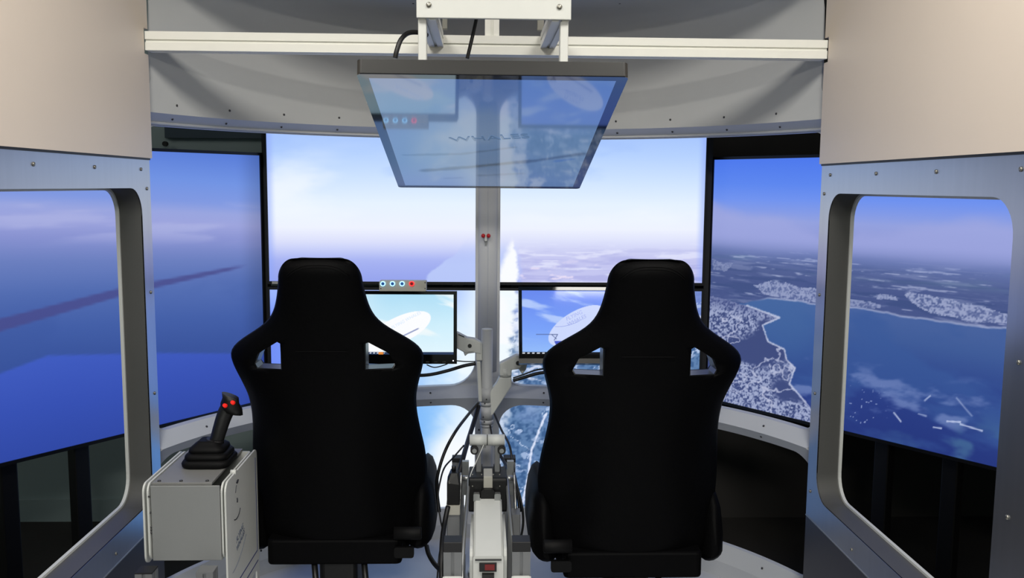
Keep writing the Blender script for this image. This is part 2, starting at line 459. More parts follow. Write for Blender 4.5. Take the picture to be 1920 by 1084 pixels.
br = thing('overhead_bracket', (0, 2.6, 1.848), 'white boxy bracket of plates and slotted beams holding the overhead touchscreen', 'bracket')
fplate = MB().box((-0.197, 2.425, 2.083), (0.207, 2.437, 2.26)).build('front_plate', WHITE, br, bevel=.002)
for cx in (-0.170, 0.180):
    extrusion((cx, 2.437, 2.103), (cx, RY-.0295, 2.103), 0.045, 0.045, 'y').build('side_beam', PROFILE, br)
for cx in (-0.183, 0.191):
    sx = -1 if cx < 0 else 1
    MB().rbox((cx-.011, 2.44, 1.852), (cx+.011, 2.475, 2.081), .003, 'z').build('hanger_post', WHITE, br)
extrusion((0.005, RY, RZ+.0295), (0.005, RY, 2.40), 0.045, 0.045, 'z').build('rear_post', PROFILE, br)
MB().box((-0.150, RY-.05, 2.135), (-0.135, RY-.02, 2.165)).build('angle_clamp', STEEL, br)
MB().box((0.146, RY-.05, 2.135), (0.166, RY-.02, 2.165)).build('angle_clamp', STEEL, br)
MB().box((-0.20, 2.44, 1.848), (0.208, 2.475, 1.853)).build('mounting_plate', WHITE, br)
for px, py in ((804, 9), (1049, 13)):
    p = pix(px, py, 'y', 2.425); put_screw(SCREW_S, fplate, p, (0, -1, 0), 1.3)

# ------------------------------------------------------------------ pictures on the displays (computed, stored as point colours)
def vnoise(x, y, seed=0):
    xi = np.floor(x).astype(np.int64); yi = np.floor(y).astype(np.int64); fx = x-xi; fy = y-yi
    fx = fx*fx*(3-2*fx); fy = fy*fy*(3-2*fy)
    def h(a, b):
        n = (a*374761393+b*668265263+seed*974634777) & 0xffffffff
        n = ((n ^ (n >> 13))*1274126177) & 0xffffffff
        return ((n ^ (n >> 16)) & 0xffff)/65535.0
    return (h(xi, yi)*(1-fx)+h(xi+1, yi)*fx)*(1-fy)+(h(xi, yi+1)*(1-fx)+h(xi+1, yi+1)*fx)*fy
def fbm(x, y, seed=0, oct=5):
    r = 0; a = 0.5; t = 0
    for o in range(oct):
        r = r+a*vnoise(x, y, seed+o); t += a; a *= .5; x = x*2.03+11.3; y = y*2.03+5.7
    return r/t
def ss(a, b, x): t = np.clip((x-a)/(b-a), 0, 1); return t*t*(3-2*t)
def grad(t, stops):
    xs = [s[0] for s in stops]
    return np.stack([np.interp(t, xs, [s[1][c] for s in stops]) for c in range(3)], -1)
def mixc(a, b, k): return a+(np.asarray(b, float)-a)*np.clip(k, 0, 1)[..., None]
def linedist(u, v, pts, asp=16/9):
    d = np.full(u.shape, 9.0)
    for (a, b), (c, e) in zip(pts[:-1], pts[1:]):
        ax, cx = a*asp, c*asp; x = u*asp; dx, dy = cx-ax, e-b
        t = np.clip(((x-ax)*dx+(v-b)*dy)/(dx*dx+dy*dy), 0, 1)
        d = np.minimum(d, np.hypot(x-ax-t*dx, v-b-t*dy))
    return d

def pic_upper(u, v):
    c = grad(v, [(0, (172, 184, 244)), (.09, (190, 200, 248)), (.165, (222, 226, 252)), (.22, (238, 242, 255)), (.32, (230, 242, 255)), (.42, (206, 227, 255)), (.52, (182, 210, 255)), (.62, (164, 195, 253)), (1, (130, 170, 250))])
    cl = fbm(u*3.2+1, v*5, 3); cl2 = fbm(u*6, v*9+4, 9)
    c = mixc(c, (242, 248, 255), ss(.45, .68, cl)*ss(.2, .3, v)*ss(.62, .36, v)*.8)
    c = mixc(c, (160, 192, 252), ss(.5, .3, cl2)*ss(.3, .5, v)*.35)
    # sea to the left, darker far out, with a pale shoal in front of the beach
    sea = ss(.195, .06, v)
    c = mixc(c, grad(v, [(0, (148, 162, 236)), (.09, (166, 178, 242)), (.16, (206, 212, 250))]), sea*ss(.52, .44, u)*.95)
    diag = u-(.36+.085*ss(0, .17, v)*1.0) + (fbm(u*30, v*30, 5)-.5)*.02
    c = mixc(c, (188, 204, 250), sea*ss(-.004, .004, diag)*ss(.56, .54, u)*.85)
    # land to the right
    land = ss(.188, .15, v+(fbm(u*8, v*3, 21)-.5)*.03)
    lc = mixc(np.broadcast_to(np.array([196., 198, 240]), c.shape).copy(), (176, 178, 230), ss(.45, .62, fbm(u*9, v*60, 31))*.8)
    lc = mixc(lc, (226, 228, 252), ss(.56, .70, fbm(u*14+3, v*90, 33))*.8)
    lc = mixc(lc, (150, 158, 218), ss(.60, .72, fbm(u*20+3, v*60, 37))*ss(.11, .02, v)*.7)
    lc = mixc(lc, (232, 222, 246), ss(.66, .74, fbm(u*26, v*70, 41))*ss(.12, .03, v))
    lc = mixc(lc, (222, 226, 252), ss(.08, .19, v))
    edge = .575-.010*ss(0, .18, v)
    c = mixc(c, lc, land*ss(edge-.004, edge+.012, u+(fbm(u*40, v*40, 6)-.5)*.01))
    lo_ = .526+.033*ss(0, .19, v); hi_ = .572-.012*ss(0, .19, v)
    bw = ss(lo_-.012, lo_+.006, u+(fbm(u*50, v*40, 8)-.5)*.012)*ss(hi_+.004, hi_-.004, u+(fbm(u*60, v*50, 12)-.5)*.016)
    c = mixc(c, (250, 252, 255), bw*ss(.195, .15, v))
    e = np.minimum(u, 1-u)
    return mixc(c, (140, 165, 250), ss(.02, 0, e)*.5)

def pic_lower(u, v):
    c = grad(u, [(0, (112, 142, 246)), (.1, (130, 165, 250)), (.30, (150, 195, 252)), (.40, (196, 226, 255)), (.46, (226, 242, 255)), (.53, (250, 252, 255)), (1, (250, 252, 255))])
    c = mixc(c, (168, 192, 255), ss(.86, 1, v)*ss(.5, .4, u)*.8)
    n = fbm(u*9+v*4, v*6, 51)
    c = mixc(c, (240, 250, 255), ss(.45, .62, n)*ss(.30, .42, u)*.9)
    c = mixc(c, (110, 178, 250), ss(.395, .30, u-(v-.25)*.22+(fbm(u*12, v*12, 55)-.5)*.08)*ss(.62, .5, v)*.7)
    c = mixc(c, (247, 251, 255), ss(.33, .42, u+(0.30-v)*.28)*ss(.55, .3, v)*ss(.52, .46, u))
    # textured shore and sea on the right
    shore = np.interp(v, [0, .45, .6, .7, .8, .9, 1], [.50, .515, .55, .552, .556, .560, .566])
    k = ss(-.006, .02, u-shore+(fbm(u*45, v*60, 61)-.5)*.035)
    tex = vnoise(u*190, v*120, 63)*.5+fbm(u*75, v*60, 64, 3)*.5
    sea = mixc(np.broadcast_to(np.array([94., 128, 172]), c.shape).copy(), (62, 96, 142), ss(.42, .64, tex))
    sea = mixc(sea, (128, 156, 206), ss(.55, .7, fbm(u*20, v*14, 65))*.45)
    sea = mixc(sea, (128, 146, 224), ss(.72, .95, v)*.7)
    vein = np.abs(fbm(u*15, v*10, 67, 4)-.5); sea = mixc(sea, (206, 222, 250), ss(.012, .002, vein)*.85)
    sea = mixc(sea, (228, 234, 255), ss(.60, .70, fbm(u*26, v*40, 69))*ss(.45, .62, v)*.85)
    sea = mixc(sea, (196, 212, 244), ss(.66, .72, fbm(u*34+2, v*30, 73))*.6)
    rd = linedist(u, v, [(.585, .08), (.60, .22), (.606, .32), (.628, .43), (.64, .48)]); sea = mixc(sea, (222, 230, 252), ss(.007, .002, rd+(tex-.5)*.008))
    c = mixc(c, sea, k)
    return mixc(c, (235, 242, 255), ss(.02, .0, np.abs(u-shore-.02)+(tex-.5)*.03)*.6)

def pic_left(u, v):
    vv = v+(u-.6)*.10
    c = grad(vv, [(0, (58, 86, 176)), (.15, (48, 74, 150)), (.25, (52, 78, 150)), (.40, (66, 94, 166)), (.52, (84, 110, 178)), (.62, (106, 126, 190)), (.70, (136, 146, 208)), (.755, (156, 163, 220)), (.80, (152, 164, 222)), (.84, (128, 152, 224)), (.92, (112, 146, 226)), (1.04, (86, 122, 214))])
    hz = fbm(u*4, v*22, 81)
    c = mixc(c, (172, 178, 226), ss(.48, .66, hz)*ss(.66, .74, vv)*ss(.86, .80, vv)*.7)
    c = mixc(c, (58, 84, 156), ss(.45, .65, fbm(u*5, v*5, 83))*ss(.6, .4, v)*.3)
    # dark diagonal bar and the bright lower water
    mid = np.interp(u, [0, .412, .657, .924, 1], [.352, .440, .509, .556, .57]); hw = np.interp(u, [0, .41, .66, .93, .96], [.024, .018, .012, .004, 0])
    c = mixc(c, (72, 74, 136), ss(hw+.006, hw-.002, np.abs(v-mid))*.8*ss(.97, .9, u))
    top = np.interp(u, [0, .408, .495, .729, .91, 1], [.135, .288, .322, .268, .218, .19])
    c = mixc(c, grad(v, [(0, (48, 72, 164)), (.15, (54, 80, 178)), (.32, (64, 92, 192))]), ss(-.004, .006, top-v))
    return c*(1-.14*ss(.93, 1, u))[..., None]

def pic_right(u, v):
    wob = (fbm(u*7, v*7, 91)-.5)
    c = grad(v, [(0, (38, 62, 150)), (.55, (90, 108, 172)), (.60, (104, 122, 184)), (.65, (122, 136, 196)), (.70, (134, 146, 208)), (.76, (146, 160, 222)), (.84, (112, 146, 238)), (.9, (92, 134, 238)), (1, (76, 120, 236))])
    cl = ss(.02, -.05, v-np.interp(u, [0, .06, .1, .2, .3, .45, .6, .7], [.86, .82, .78, .77, .75, .76, .79, .80])-wob*.10)*ss(.62, .70, v)
    c = mixc(c, (158, 166, 222), cl*.8)
    # hazy plain with fields in streaks
    land = ss(.66, .60, v+wob*.03)
    far = ss(.66, .50, v)
    lc = mixc(np.broadcast_to(np.array([104., 122, 182]), c.shape).copy(), (74, 92, 156), far)
    st = fbm(u*10, v*70, 101); lc = mixc(lc, (62, 84, 146), ss(.5, .66, st)*.7*far)
    st2 = fbm(u*12+7, v*95, 103); lc = mixc(lc, (128, 142, 194), ss(.56, .74, st2)*.6)
    st3 = fbm(u*16+2, v*120, 105); lc = mixc(lc, (178, 188, 230), ss(.66, .76, st3)*.7)
    lc = mixc(lc, (104, 142, 168), ss(.52, .66, fbm(u*3+3, v*18, 107))*ss(.55, .6, v)*.5)
    c = mixc(c, lc, land)
    fine = vnoise(u*340, v*200, 111)*.6+vnoise(u*150, v*100, 113)*.4
    for poly, a in (([(.128, .500), (.16, .522), (.29, .515), (.29, .462), (.22, .452), (.15, .470)], .85),
                    ([(.475, .535), (.52, .53), (.60, .515), (.672, .495), (.73, .49), (.73, .465), (.60, .460), (.52, .478), (.49, .50)], .95),
                    ([(.355, .487), (.43, .478), (.43, .466), (.36, .462)], .7), ([(.0, .59), (.06, .58), (.05, .55), (.0, .545)], .5),
                    ([(.42, .518), (.46, .52), (.47, .505), (.42, .50)], .8)):
        uu = u+(fbm(u*40, v*40, 115)-.5)*.02; v2 = v+(fbm(u*30, v*50, 117)-.5)*.02
        c = mixc(c, (184, 194, 232), inside(poly, uu, v2)*a*ss(.30, .62, fine))
        c = mixc(c, (128, 142, 196), inside(poly, uu, v2)*.35)
    # bay water
    coast = np.interp(u, [0, .10, .162, .283, .37, .44, .527, .60, .672, 1], [.425, .42, .457, .455, .460, .452, .448, .445, .455, .48])+(fbm(u*25, v*2, 121)-.5)*.014
    water = grad(v, [(0, (36, 58, 146)), (.12, (40, 64, 152)), (.25, (46, 76, 162)), (.36, (62, 98, 174)), (.44, (72, 106, 180))])
    w1 = fbm(u*6+v*2, v*8, 123); water = mixc(water, (56, 96, 176), ss(.45, .65, w1)*.7)
    water = mixc(water, (64, 112, 182), ss(.38, .22, u)*ss(.08, .3, v)*.6)
    sw = fbm(u*9+v*5, v*14-u*6, 125); water = mixc(water, (106, 132, 202), ss(.58, .74, sw)*ss(.30, .20, v)*ss(.05, .12, v)*.9)
    water = mixc(water, (70, 120, 170), ss(.62, .72, fbm(u*7, v*7+3, 127))*ss(.2, .05, v)*ss(.4, .6, u)*.7)
    k = ss(-.003, .004, coast-v); c = mixc(c, water, k)
    c = mixc(c, (176, 186, 226), ss(.006, .001, np.abs(v-coast))*ss(.12, .18, u)*.7)
    # peninsula with the town on the near left
    pen = [(-.1, .435), (.05, .43), (.106, .415), (.150, .395), (.195, .384), (.172, .365), (.151, .344), (.160, .31), (.167, .284), (.21, .263), (.218, .223), (.239, .198), (.230, .16), (.227, .131), (.25, .095), (.276, .064), (.290, .03), (.29, -.1), (-.1, -.1)]
    uu = u+(fbm(u*35, v*35, 131)-.5)*.012; v2 = v+(fbm(u*35, v*35, 133)-.5)*.014
    ip = inside(pen, uu, v2).astype(float)
    pc = np.broadcast_to(np.array([64., 80, 142]), c.shape).copy()
    town = ss(.42, .56, fbm(u*9, v*9+2, 135)+.10*ss(.3, .1, v)); pc = mixc(pc, (168, 180, 222), town*ss(.32, .62, fine))
    pc = mixc(pc, (200, 206, 238), ss(.018, .004, np.abs(fbm(u*10, v*9, 137)-.5))*.8)
    pc = mixc(pc, (86, 100, 164), ss(.36, .43, v)*.6)
    c = mixc(c, pc, ip)
    dcoast = linedist(u, v, [(.106, .415), (.195, .384), (.151, .344), (.167, .284), (.21, .263), (.218, .223), (.239, .198), (.227, .131), (.276, .064), (.29, .03)])
    c = mixc(c, (210, 216, 244), ss(.006, .001, dcoast+(fine-.5)*.006)*.85)
    # boats and wakes
    for (a, b), (d, e), q in (((.47, .105), (.485, .08), .9), ((.52, .12), (.535, .118), .6), ((.575, .115), (.60, .122), 1), ((.60, .115), (.64, .108), .9), ((.55, .085), (.565, .087), .9), ((.53, .17), (.54, .19), .7), ((.59, .20), (.62, .15), .5)):
        c = mixc(c, (196, 210, 250), ss(.004, .0012, linedist(u, v, [(a, b), (d, e)]))*q)
    dots = (vnoise(u*300, v*170, 141) > .90)*ss(.47, .42, u)*ss(.36, .38, u)*ss(.02, .05, v)*ss(.22, .12, v)
    c = mixc(c, (170, 190, 244), dots*.8)
    g = c@np.array([.3, .59, .11]); k = ss(.70, .55, v)
    c = mixc(c, np.repeat(g[..., None], 3, -1)*np.array([.98, 1.0, 1.06]), k*.16)
    return c*(1-.07*k)[..., None]

def wallpaper(u, v, bright):
    """an airship nose rising to the right against the sky, task bar along the foot"""
    if bright:
        c = grad(v, [(0, (226, 246, 254)), (.5, (206, 238, 252)), (1, (176, 222, 246))]); wh = (252, 253, 255); sh = (150, 160, 200)
        cx, cy, ang, a, b = .555, .42, .50, .50, .21
    else:
        c = grad(v, [(0, (150, 190, 250)), (.4, (120, 160, 248)), (1, (104, 136, 238))]); wh = (204, 216, 252); sh = (120, 134, 196)
        cx, cy, ang, a, b = .47, .45, .55, .50, .22
    cl = fbm(u*3+v*2, v*5+u*1.5, 151 if bright else 157); c = mixc(c, (242, 250, 252) if bright else (184, 206, 252), ss(.48, .66, cl)*ss(.2, .4, v)*.9)
    x = (u-cx)*16/9; y = v-cy; p = x*math.cos(ang)+y*math.sin(ang); q = -x*math.sin(ang)+y*math.cos(ang)
    e = np.where(p > 0, (p/a)**2, (p/(a*(2.2 if bright else 1.0)))**2)+(q/b)**2
    c = mixc(c, wh, ss(1.02, .98, e))
    c = mixc(c, sh, ss(.014, .008, np.abs(q+b*.55))*ss(-.3, -.2, p)*ss(.26, .22, p))
    if bright: c = mixc(c, (248, 252, 255), ss(.1, .5, u)*ss(.5, .9, v)*0+ss(.5, .0, u)*ss(.55, .8, v)*.5)
    else:
        for pts in ([(.12, .31), (.30, .31)], [(.25, .31), (.30, .31)], [(.25, .31), (.29, .24)], [(.30, .31), (.27, .22)]):
            c = mixc(c, (86, 100, 150), ss(.008, .003, linedist(u, v, pts)))
        c = mixc(c, (70, 88, 196), inside([(.27, .21), (.40, .21), (.40, .12), (.29, .12)], u, v)*1.0)
    bar = ss(.042, .038, v); c = mixc(c, (40, 58, 90) if bright else (18, 20, 26), bar)
    ic = ((u*(34 if bright else 24)) % 1 < .5)*(np.abs(v-.02) < .009)*(u < .42)
    c = mixc(c, (235, 240, 250), ic*.9)
    if bright: c = mixc(c, (230, 140, 60), inside([(.37, .0), (.41, .0), (.41, .04), (.37, .04)], u, v)*1.0)
    return c

def pic_overhead(u, v):
    """u across, v from the far (low) end to the near end"""
    c = grad(v, [(0, (70, 100, 148)), (.25, (84, 114, 152)), (.55, (98, 128, 168)), (.8, (90, 120, 172)), (1, (76, 108, 168))])
    c = mixc(c, (116, 138, 168), ss(.45, .65, fbm(u*2, v*3, 161))*.6)
    c = mixc(c, (92, 124, 146), ss(.5, .9, u)*ss(.7, .2, v)*.5)
    for pts, wd, col, kk in (([(.14, .195), (.40, .245), (.75, .325), (.98, .40)], .028, (44, 64, 84), .75), ([(.05, .37), (.35, .385), (.62, .46)], .016, (62, 86, 112), .5),
                             ([(.45, .14), (.68, .17)], .022, (56, 80, 110), .45), ([(.86, .32), (.93, .34)], .022, (56, 96, 156), .7), ([(.25, .10), (.33, .11)], .022, (56, 80, 116), .4)):
        c = mixc(c, col, ss(wd, 0, linedist(u, v, pts, .58)+(fbm(u*14, v*14, 163)-.5)*.02)*kk)
    return c

def display(name, fn, w, h, nu, nv, material, parent, frame):
    """grid of w x h metres; frame maps local (x, z) to a point; picture stored as point colour"""
    U, V = np.meshgrid(np.linspace(0, 1, nu+1), np.linspace(0, 1, nv+1))
    col = np.clip(fn(U, V), 0, 255)
    lin = s2l(col).reshape(-1, 3)
    P = frame((U-.5)*w, (V-.5)*h).reshape(-1, 3)
    idx = np.arange((nu+1)*(nv+1)).reshape(nv+1, nu+1)
    F = np.stack([idx[:-1, :-1], idx[:-1, 1:], idx[1:, 1:], idx[1:, :-1]], -1).reshape(-1, 4)
    me = bpy.data.meshes.new(name)
    me.vertices.add(len(P)); me.vertices.foreach_set('co', P.astype(np.float32).ravel())
    me.loops.add(F.size); me.loops.foreach_set('vertex_index', F.astype(np.int32).ravel())
    me.polygons.add(len(F)); me.polygons.foreach_set('loop_start', np.arange(0, F.size, 4, dtype=np.int32))
    me.update(calc_edges=True)
    at = me.color_attributes.new('picture', 'FLOAT_COLOR', 'POINT')
    at.data.foreach_set('color', np.concatenate([lin, np.ones((len(lin), 1))], 1).astype(np.float32).ravel())
    me.materials.append(material)
    o = bpy.data.objects.new(name, me); C.objects.link(o); o.parent = parent
    return o

SCR = display_mat('wall_display_picture', 0.35, 0.15)
MON = display_mat('monitor_picture', 0.08, 0.35)
OVH = display_mat('overhead_picture', 0.05, 1.0, 0.75)

def frame_strips(w, h, b, y0, y1):
    mb = MB(); W2, H2 = w/2, h/2
    mb.box((-W2-b, y0, H2), (W2+b, y1, H2+b)).box((-W2-b, y0, -H2-b), (W2+b, y1, -H2))
    mb.box((-W2-b, y0, -H2), (-W2, y1, H2)).box((W2, y0, -H2), (W2+b, y1, H2))
    return mb
SW = 1.895; SH = SW*9/16
def wall_display(loc, rz, fn, label, nu, nv, sticker=False):
    """local frame: x to the right seen from the cockpit, y away from the viewer, picture at y = 0, z centre = 0"""
    t = thing('wall_display', loc, label, 'screen', 'large flight simulator screens', rz)
    display('picture', fn, SW, SH, nu, nv, SCR, t, lambda X, Z: np.stack([X, X*0, Z], -1))
    bz = frame_strips(SW, SH, 0.012, -0.006, 0.02).build('bezel', BLACK, t, local=True)
    MB().box((-SW/2-.010, 0.004, -SH/2-.010), (SW/2+.010, 0.055, SH/2+.010)).build('housing', BLACK, t, local=True)
    if sticker:
        MB().box((-SW/2+.012, -0.0072, -SH/2-.0115), (-SW/2+.050, -0.006, -SH/2-.001)).build('sticker', GREYBOX, bz, local=True)
    return t
ZC = 1.2115; WZ = 1.2374; TH = math.radians(54.0)
wall_display((0, 3.942, ZC+.0185+SH/2), 0, pic_upper, 'upper front screen showing pale sky, clouds and the coast ahead', 420, 236, True)
wall_display((0, 3.942, ZC-.0185-SH/2), 0, pic_lower, 'lower front screen showing white surf and textured sea straight below', 420, 236)
el = (math.cos(TH), math.sin(TH))
wall_display((-.98-el[0]*SW/2, 3.944-el[1]*SW/2, WZ), TH, pic_left, 'left side screen showing plain blue sea under a hazy horizon', 240, 135)
wall_display((.996+el[0]*SW/2, 3.98-el[1]*SW/2, WZ), -TH, pic_right, 'right side screen showing a bay with coastal towns', 520, 292)

def stand(cx, cy, rz, z1, label):
    t = thing('display_stand', (cx, cy, 0), label, 'stand', 'black display stands', rz)
    for x in (-.133, .133):
        MB().rbox((x-.030, 0.06, 0.03), (x+.030, 0.11, z1), .006, 'z').build('post', BLACK, t, local=True)
    MB().box((-.45, 0.0, 0.0), (.45, 0.17, 0.03)).build('base', BLACK, t, local=True, bevel=.006)
    MB().box((-.30, 0.056, z1-.30), (.30, 0.06, z1-.05)).build('mounting_plate', BLACK, t, local=True)
for (x, y, rz, lab, z1) in ((-.98-el[0]*SW/2, 3.944-el[1]*SW/2, TH, 'black two-post stand under the left side screen', 1.5),
                        (.996+el[0]*SW/2, 3.98-el[1]*SW/2, -TH, 'black two-post stand under the right side screen', 1.5),
                        (0, 3.942, 0, 'black two-post stand behind the front screens', 2.1)):
    stand(x, y, rz, z1, lab)
# posts that trim the corners between the front and side screens
for x0, x1, lab in ((-.975, -.962, 'left'), (.962, .985, 'right')):
    tag(MB().box((x0, 3.97, 0), (x1, 4.03, 2.34)).build('corner_post', BLACKCAP), 'thin dark post in the corner beside the '+lab+' side screen', 'post')

# dark board on the back wall, seen above the left screen
p = pix(311, 240, 'y', 4.34)
bd = thing('wall_board', (p[0]+.45, 4.34, 1.86), 'dark teal board on the wall above the left side screen', 'board')
MB().box((p[0], 4.32, 1.86), (p[0]+.95, 4.35, 2.6)).build('board', mat('teal_board', (44, 62, 74), 0.6), bd)
MB().cyl((p[0]+.005, 4.32, pix(311, 270, 'y', 4.32)[2]), (p[0]+.005, 4.30, pix(311, 270, 'y', 4.32)[2]), 0.012, 12).build('hook', BLACK, bd)

# ------------------------------------------------------------------ overhead touchscreen
OT = math.radians(14.13); OW, OL, OH = 0.617, 1.049, 0.036
o0 = np.array([0.0, 2.088, 1.8976])                     # middle of the lower front edge
oy = np.array([0, math.cos(OT), -math.sin(OT)]); oz = np.array([0, math.sin(OT), math.cos(OT)])
def of(x, y, z): return o0+np.array([x, 0, 0])+oy*y+oz*z
ov = thing('overhead_touchscreen', tuple(of(0, OL/2, 0)), 'large tilted touchscreen hanging face down from the white bracket', 'touchscreen')
pts = rrect(-OW/2, 0, OW/2, OL, 0.012, 5)
MB().prism([of(a, b, 0.0015) for a, b in pts], [of(a, b, OH) for a, b in pts]).build('housing', HOUSING, ov, bevel=.0015)
inner = (OW-.05, OL-.05)
sheet(pts, [[(-inner[0]/2, .025), (inner[0]/2, .025), (inner[0]/2, .025+inner[1]), (-inner[0]/2, .025+inner[1])]],
      lambda a, b: of(a, b, 0), lambda a, b: of(a, b, .0015)).build('bezel_glass', mat('bezel_glass', (10, 11, 22), 0.05, spec=1.0, vary=.02), ov)
base = np.array(ov.location)
def ofr(X, Z):
    # X across, Z from the far end (-) to the near end (+)
    return np.stack([o0[0]+X+0*Z, o0[1]+oy[1]*(OL/2-Z)+oz[1]*.0005, o0[2]+oy[2]*(OL/2-Z)+oz[2]*.0005], -1)-base
opic = display('picture', pic_overhead, inner[0], inner[1], 150, 250, OVH, ov, ofr)
OVINK = mat('overhead_lettering', (20, 22, 26), 0.06, emit=(80, 108, 142), es=0.8)
tm = text_mesh('lettering', 'WHALES', 0.058, OVINK, opic, Vector(of(0.0, OL*.47, -0.0006))-Vector(base), (0, 0, 0), extr=.0003)
# letters lie in the glass plane, read from below with their tops toward the near end
Rm = Matrix(((math.cos(.22), math.sin(.22)*-0, 0), (0, 0, 0), (0, 0, 0)))
ax = Vector((1, 0, 0)); ay = -Vector(oy); a = 0.20
tx = ax*math.cos(a)+ay*math.sin(a); ty = -ax*math.sin(a)+ay*math.cos(a); tz = tx.cross(ty)
tm.rotation_euler = Matrix((tx, ty, tz)).transposed().to_euler(); tm.scale = (1, 1.0, 1)
# its two cables
tag(MB().tube(spline([pix(741, 109, 'y', 2.47), pix(744, 95, 'y', 2.47), pix(752, 74, 'y', 2.48), pix(766, 62, 'y', 2.5), pix(786, 61, 'y', 2.52), pix(800, 66, 'y', 2.55)]), .0065).build('power_cable', CABLE),
    'thick black cable looping from the overhead touchscreen into the bracket', 'cable')
tag(MB().tube(spline([pix(876, 110, 'y', 2.55), pix(882, 85, 'y', 2.55), pix(889, 55, 'y', 2.55), pix(894, 30, 'y', 2.55), pix(896, 5, 'y', 2.55)]), .005).build('signal_cable', CABLE),
    'thin black cable rising behind the bracket plate to the overhead touchscreen', 'cable')

# ------------------------------------------------------------------ pilot seats
def seat(loc, inner, label):
    """loc: middle of the back's lower edge on the floor; inner: +1 if the aisle is on the seat's right"""
    t = thing('pilot_seat', loc, label, 'seat', 'black pilot seats')
    L = lambda p: (p[0], p[1], p[2])
    #        z     half width  side sweep  cushion thickness
    prof = [(0.520, .226, .07, .08), (0.56, .254, .10, .09), (0.63, .270, .15, .10), (0.72, .278, .185, .11), (0.80, .271, .18, .115), (0.88, .258, .16, .11), (0.94, .251, .14, .105),
            (1.00, .251, .12, .10), (1.05, .262, .10, .095), (1.105, .277, .08, .09), (1.145, .283, .072, .085), (1.166, .274, .070, .085), (1.190, .248, .065, .085),
            (1.216, .204, .055, .085), (1.246, .160, .042, .085), (1.272, .139, .036, .085), (1.305, .126, .03, .085), (1.346, .117, .026, .083), (1.380, .112, .022, .080)]
    for q in range(1, 15):                                  # rounded top of the headrest
        f = q/14; prof.append((1.380+.061*math.sin(f*math.pi/2), .112-.050*(1-math.cos(f*math.pi/2))**.9, .022*(1-.6*f), .080-.045*f**2))
    pz = [q[0] for q in prof]
    zs = list(np.arange(0.52, 1.375, 0.0125))+[q[0] for q in prof[-15:]]
    def at(z, k): return float(np.interp(z, pz, [q[k] for q in prof]))
    # smooth the profile a little
    W = np.array([at(z, 1) for z in zs]); S = np.array([at(z, 2) for z in zs]); T = np.array([at(z, 3) for z in zs])
    for arr in (W, S, T):
        for _ in range(3): arr[1:-16] = (arr[:-17]+2*arr[1:-16]+arr[2:-15])/4
    def lean(z): return 0.20*(1.44-z)/0.84-0.012*math.sin(math.pi*(z-.6)/.84)
    rings = []
    for z, w, s, th in zip(zs, W, S, T):
        ring = []; n = 14; soft = max(0.0, (z-1.38)/.061)**1.5
        for i in range(n+1):
            x = -w+2*w*i/n; q = abs(x)/w; ring.append((x, lean(z)+s*q**2.6+soft*soft*.030, z))
        ring.append((w*1.0+.008, lean(z)+s+.016, z)); ring.append((w*.995, lean(z)+s+.04*(1-.5*soft), z))
        for i in range(1, n):
            x = (w-2*w*i/n); q = abs(x)/w
            ring.append((x*.97, lean(z)+th*(1-.35*q)+s*q**2.2+soft*soft*.015+.022*q, z))
        ring.append((-w*.995, lean(z)+s+.04*(1-.5*soft), z)); ring.append((-w*1.0-.008, lean(z)+s+.016, z))
        rings.append(ring)
    mb = MB(); mb.loft(rings, True, True)
    bo = mb.build('backrest', LEATHER, t, local=True)
    # belt openings cut right through
    cut = MB(); liners = []
    for sx in (-1, 1):
        poly = [(.121, 1.109), (.200, 1.107), (.208, 1.119), (.192, 1.155), (.184, 1.162), (.131, 1.195), (.121, 1.190)]
        poly = [(sx*a, b) for a, b in poly]
        if sx < 0: poly = poly[::-1]
        cut.prism([(a, -.1, b) for a, b in poly], [(a, .4, b) for a, b in poly]); liners.append(poly)
    co = cut.build('cutter', LEATHER, t, local=True)
    md = bo.modifiers.new('holes', 'BOOLEAN'); md.operation = 'DIFFERENCE'; md.solver = 'EXACT'; md.object = co
    bpy.context.view_layer.update()
    nm = bpy.data.meshes.new_from_object(bo.evaluated_get(bpy.context.evaluated_depsgraph_get()))
    bo.modifiers.clear(); bo.data = nm; nm.name = 'backrest'
    bpy.data.objects.remove(co)
    for poly in liners:
        y0 = lean(1.15); n = len(poly); A = []
        def P(k, y, g): 
            cxm = sum(p[0] for p in poly)/n; czm = sum(p[1] for p in poly)/n; a, b = poly[k]
            q = (abs(a)/.27)**2.6*.08
            return (cxm+(a-cxm)*g, y0+y+q, czm+(b-czm)*g)
        lm = MB()
        vs = [P(k, .010, 1.0) for k in range(n)]+[P(k, .010, .93) for k in range(n)]+[P(k, .075, .93) for k in range(n)]+[P(k, .075, 1.0) for k in range(n)]
        fs = []
        for k in range(n):
            k2 = (k+1) % n
            fs += [(k, k2, n+k2, n+k), (n+k, n+k2, 2*n+k2, 2*n+k), (2*n+k, 2*n+k2, 3*n+k2, 3*n+k), (3*n+k, 3*n+k2, k2, k)]
        lm.add(vs, fs, False); lm.build('belt_guide', INSERT, bo, local=True)
    # stitched seams: double arc over the head, one across the middle
    for dz in (0.0, 0.007):
        pts = []
        for i in range(25):
            x = -.088+.176*i/24; z = 1.416+dz-.030*(abs(x)/.088)**3; w = at(z, 1); s = at(z, 2); soft = max(0.0, (z-1.38)/.061)**1.5
            pts.append((x, lean(z)+s*min(1, abs(x)/w)**2.6+soft*soft*.030-.0005, z))
        MB().tube(pts, .0011, 6).build('stitching', STITCH, bo, local=True)
    pts = [(-.075+.15*i/12, lean(1.168)-.0005, 1.168) for i in range(13)]
    MB().tube(pts, .0011, 6).build('stitching', STITCH, bo, local=True)
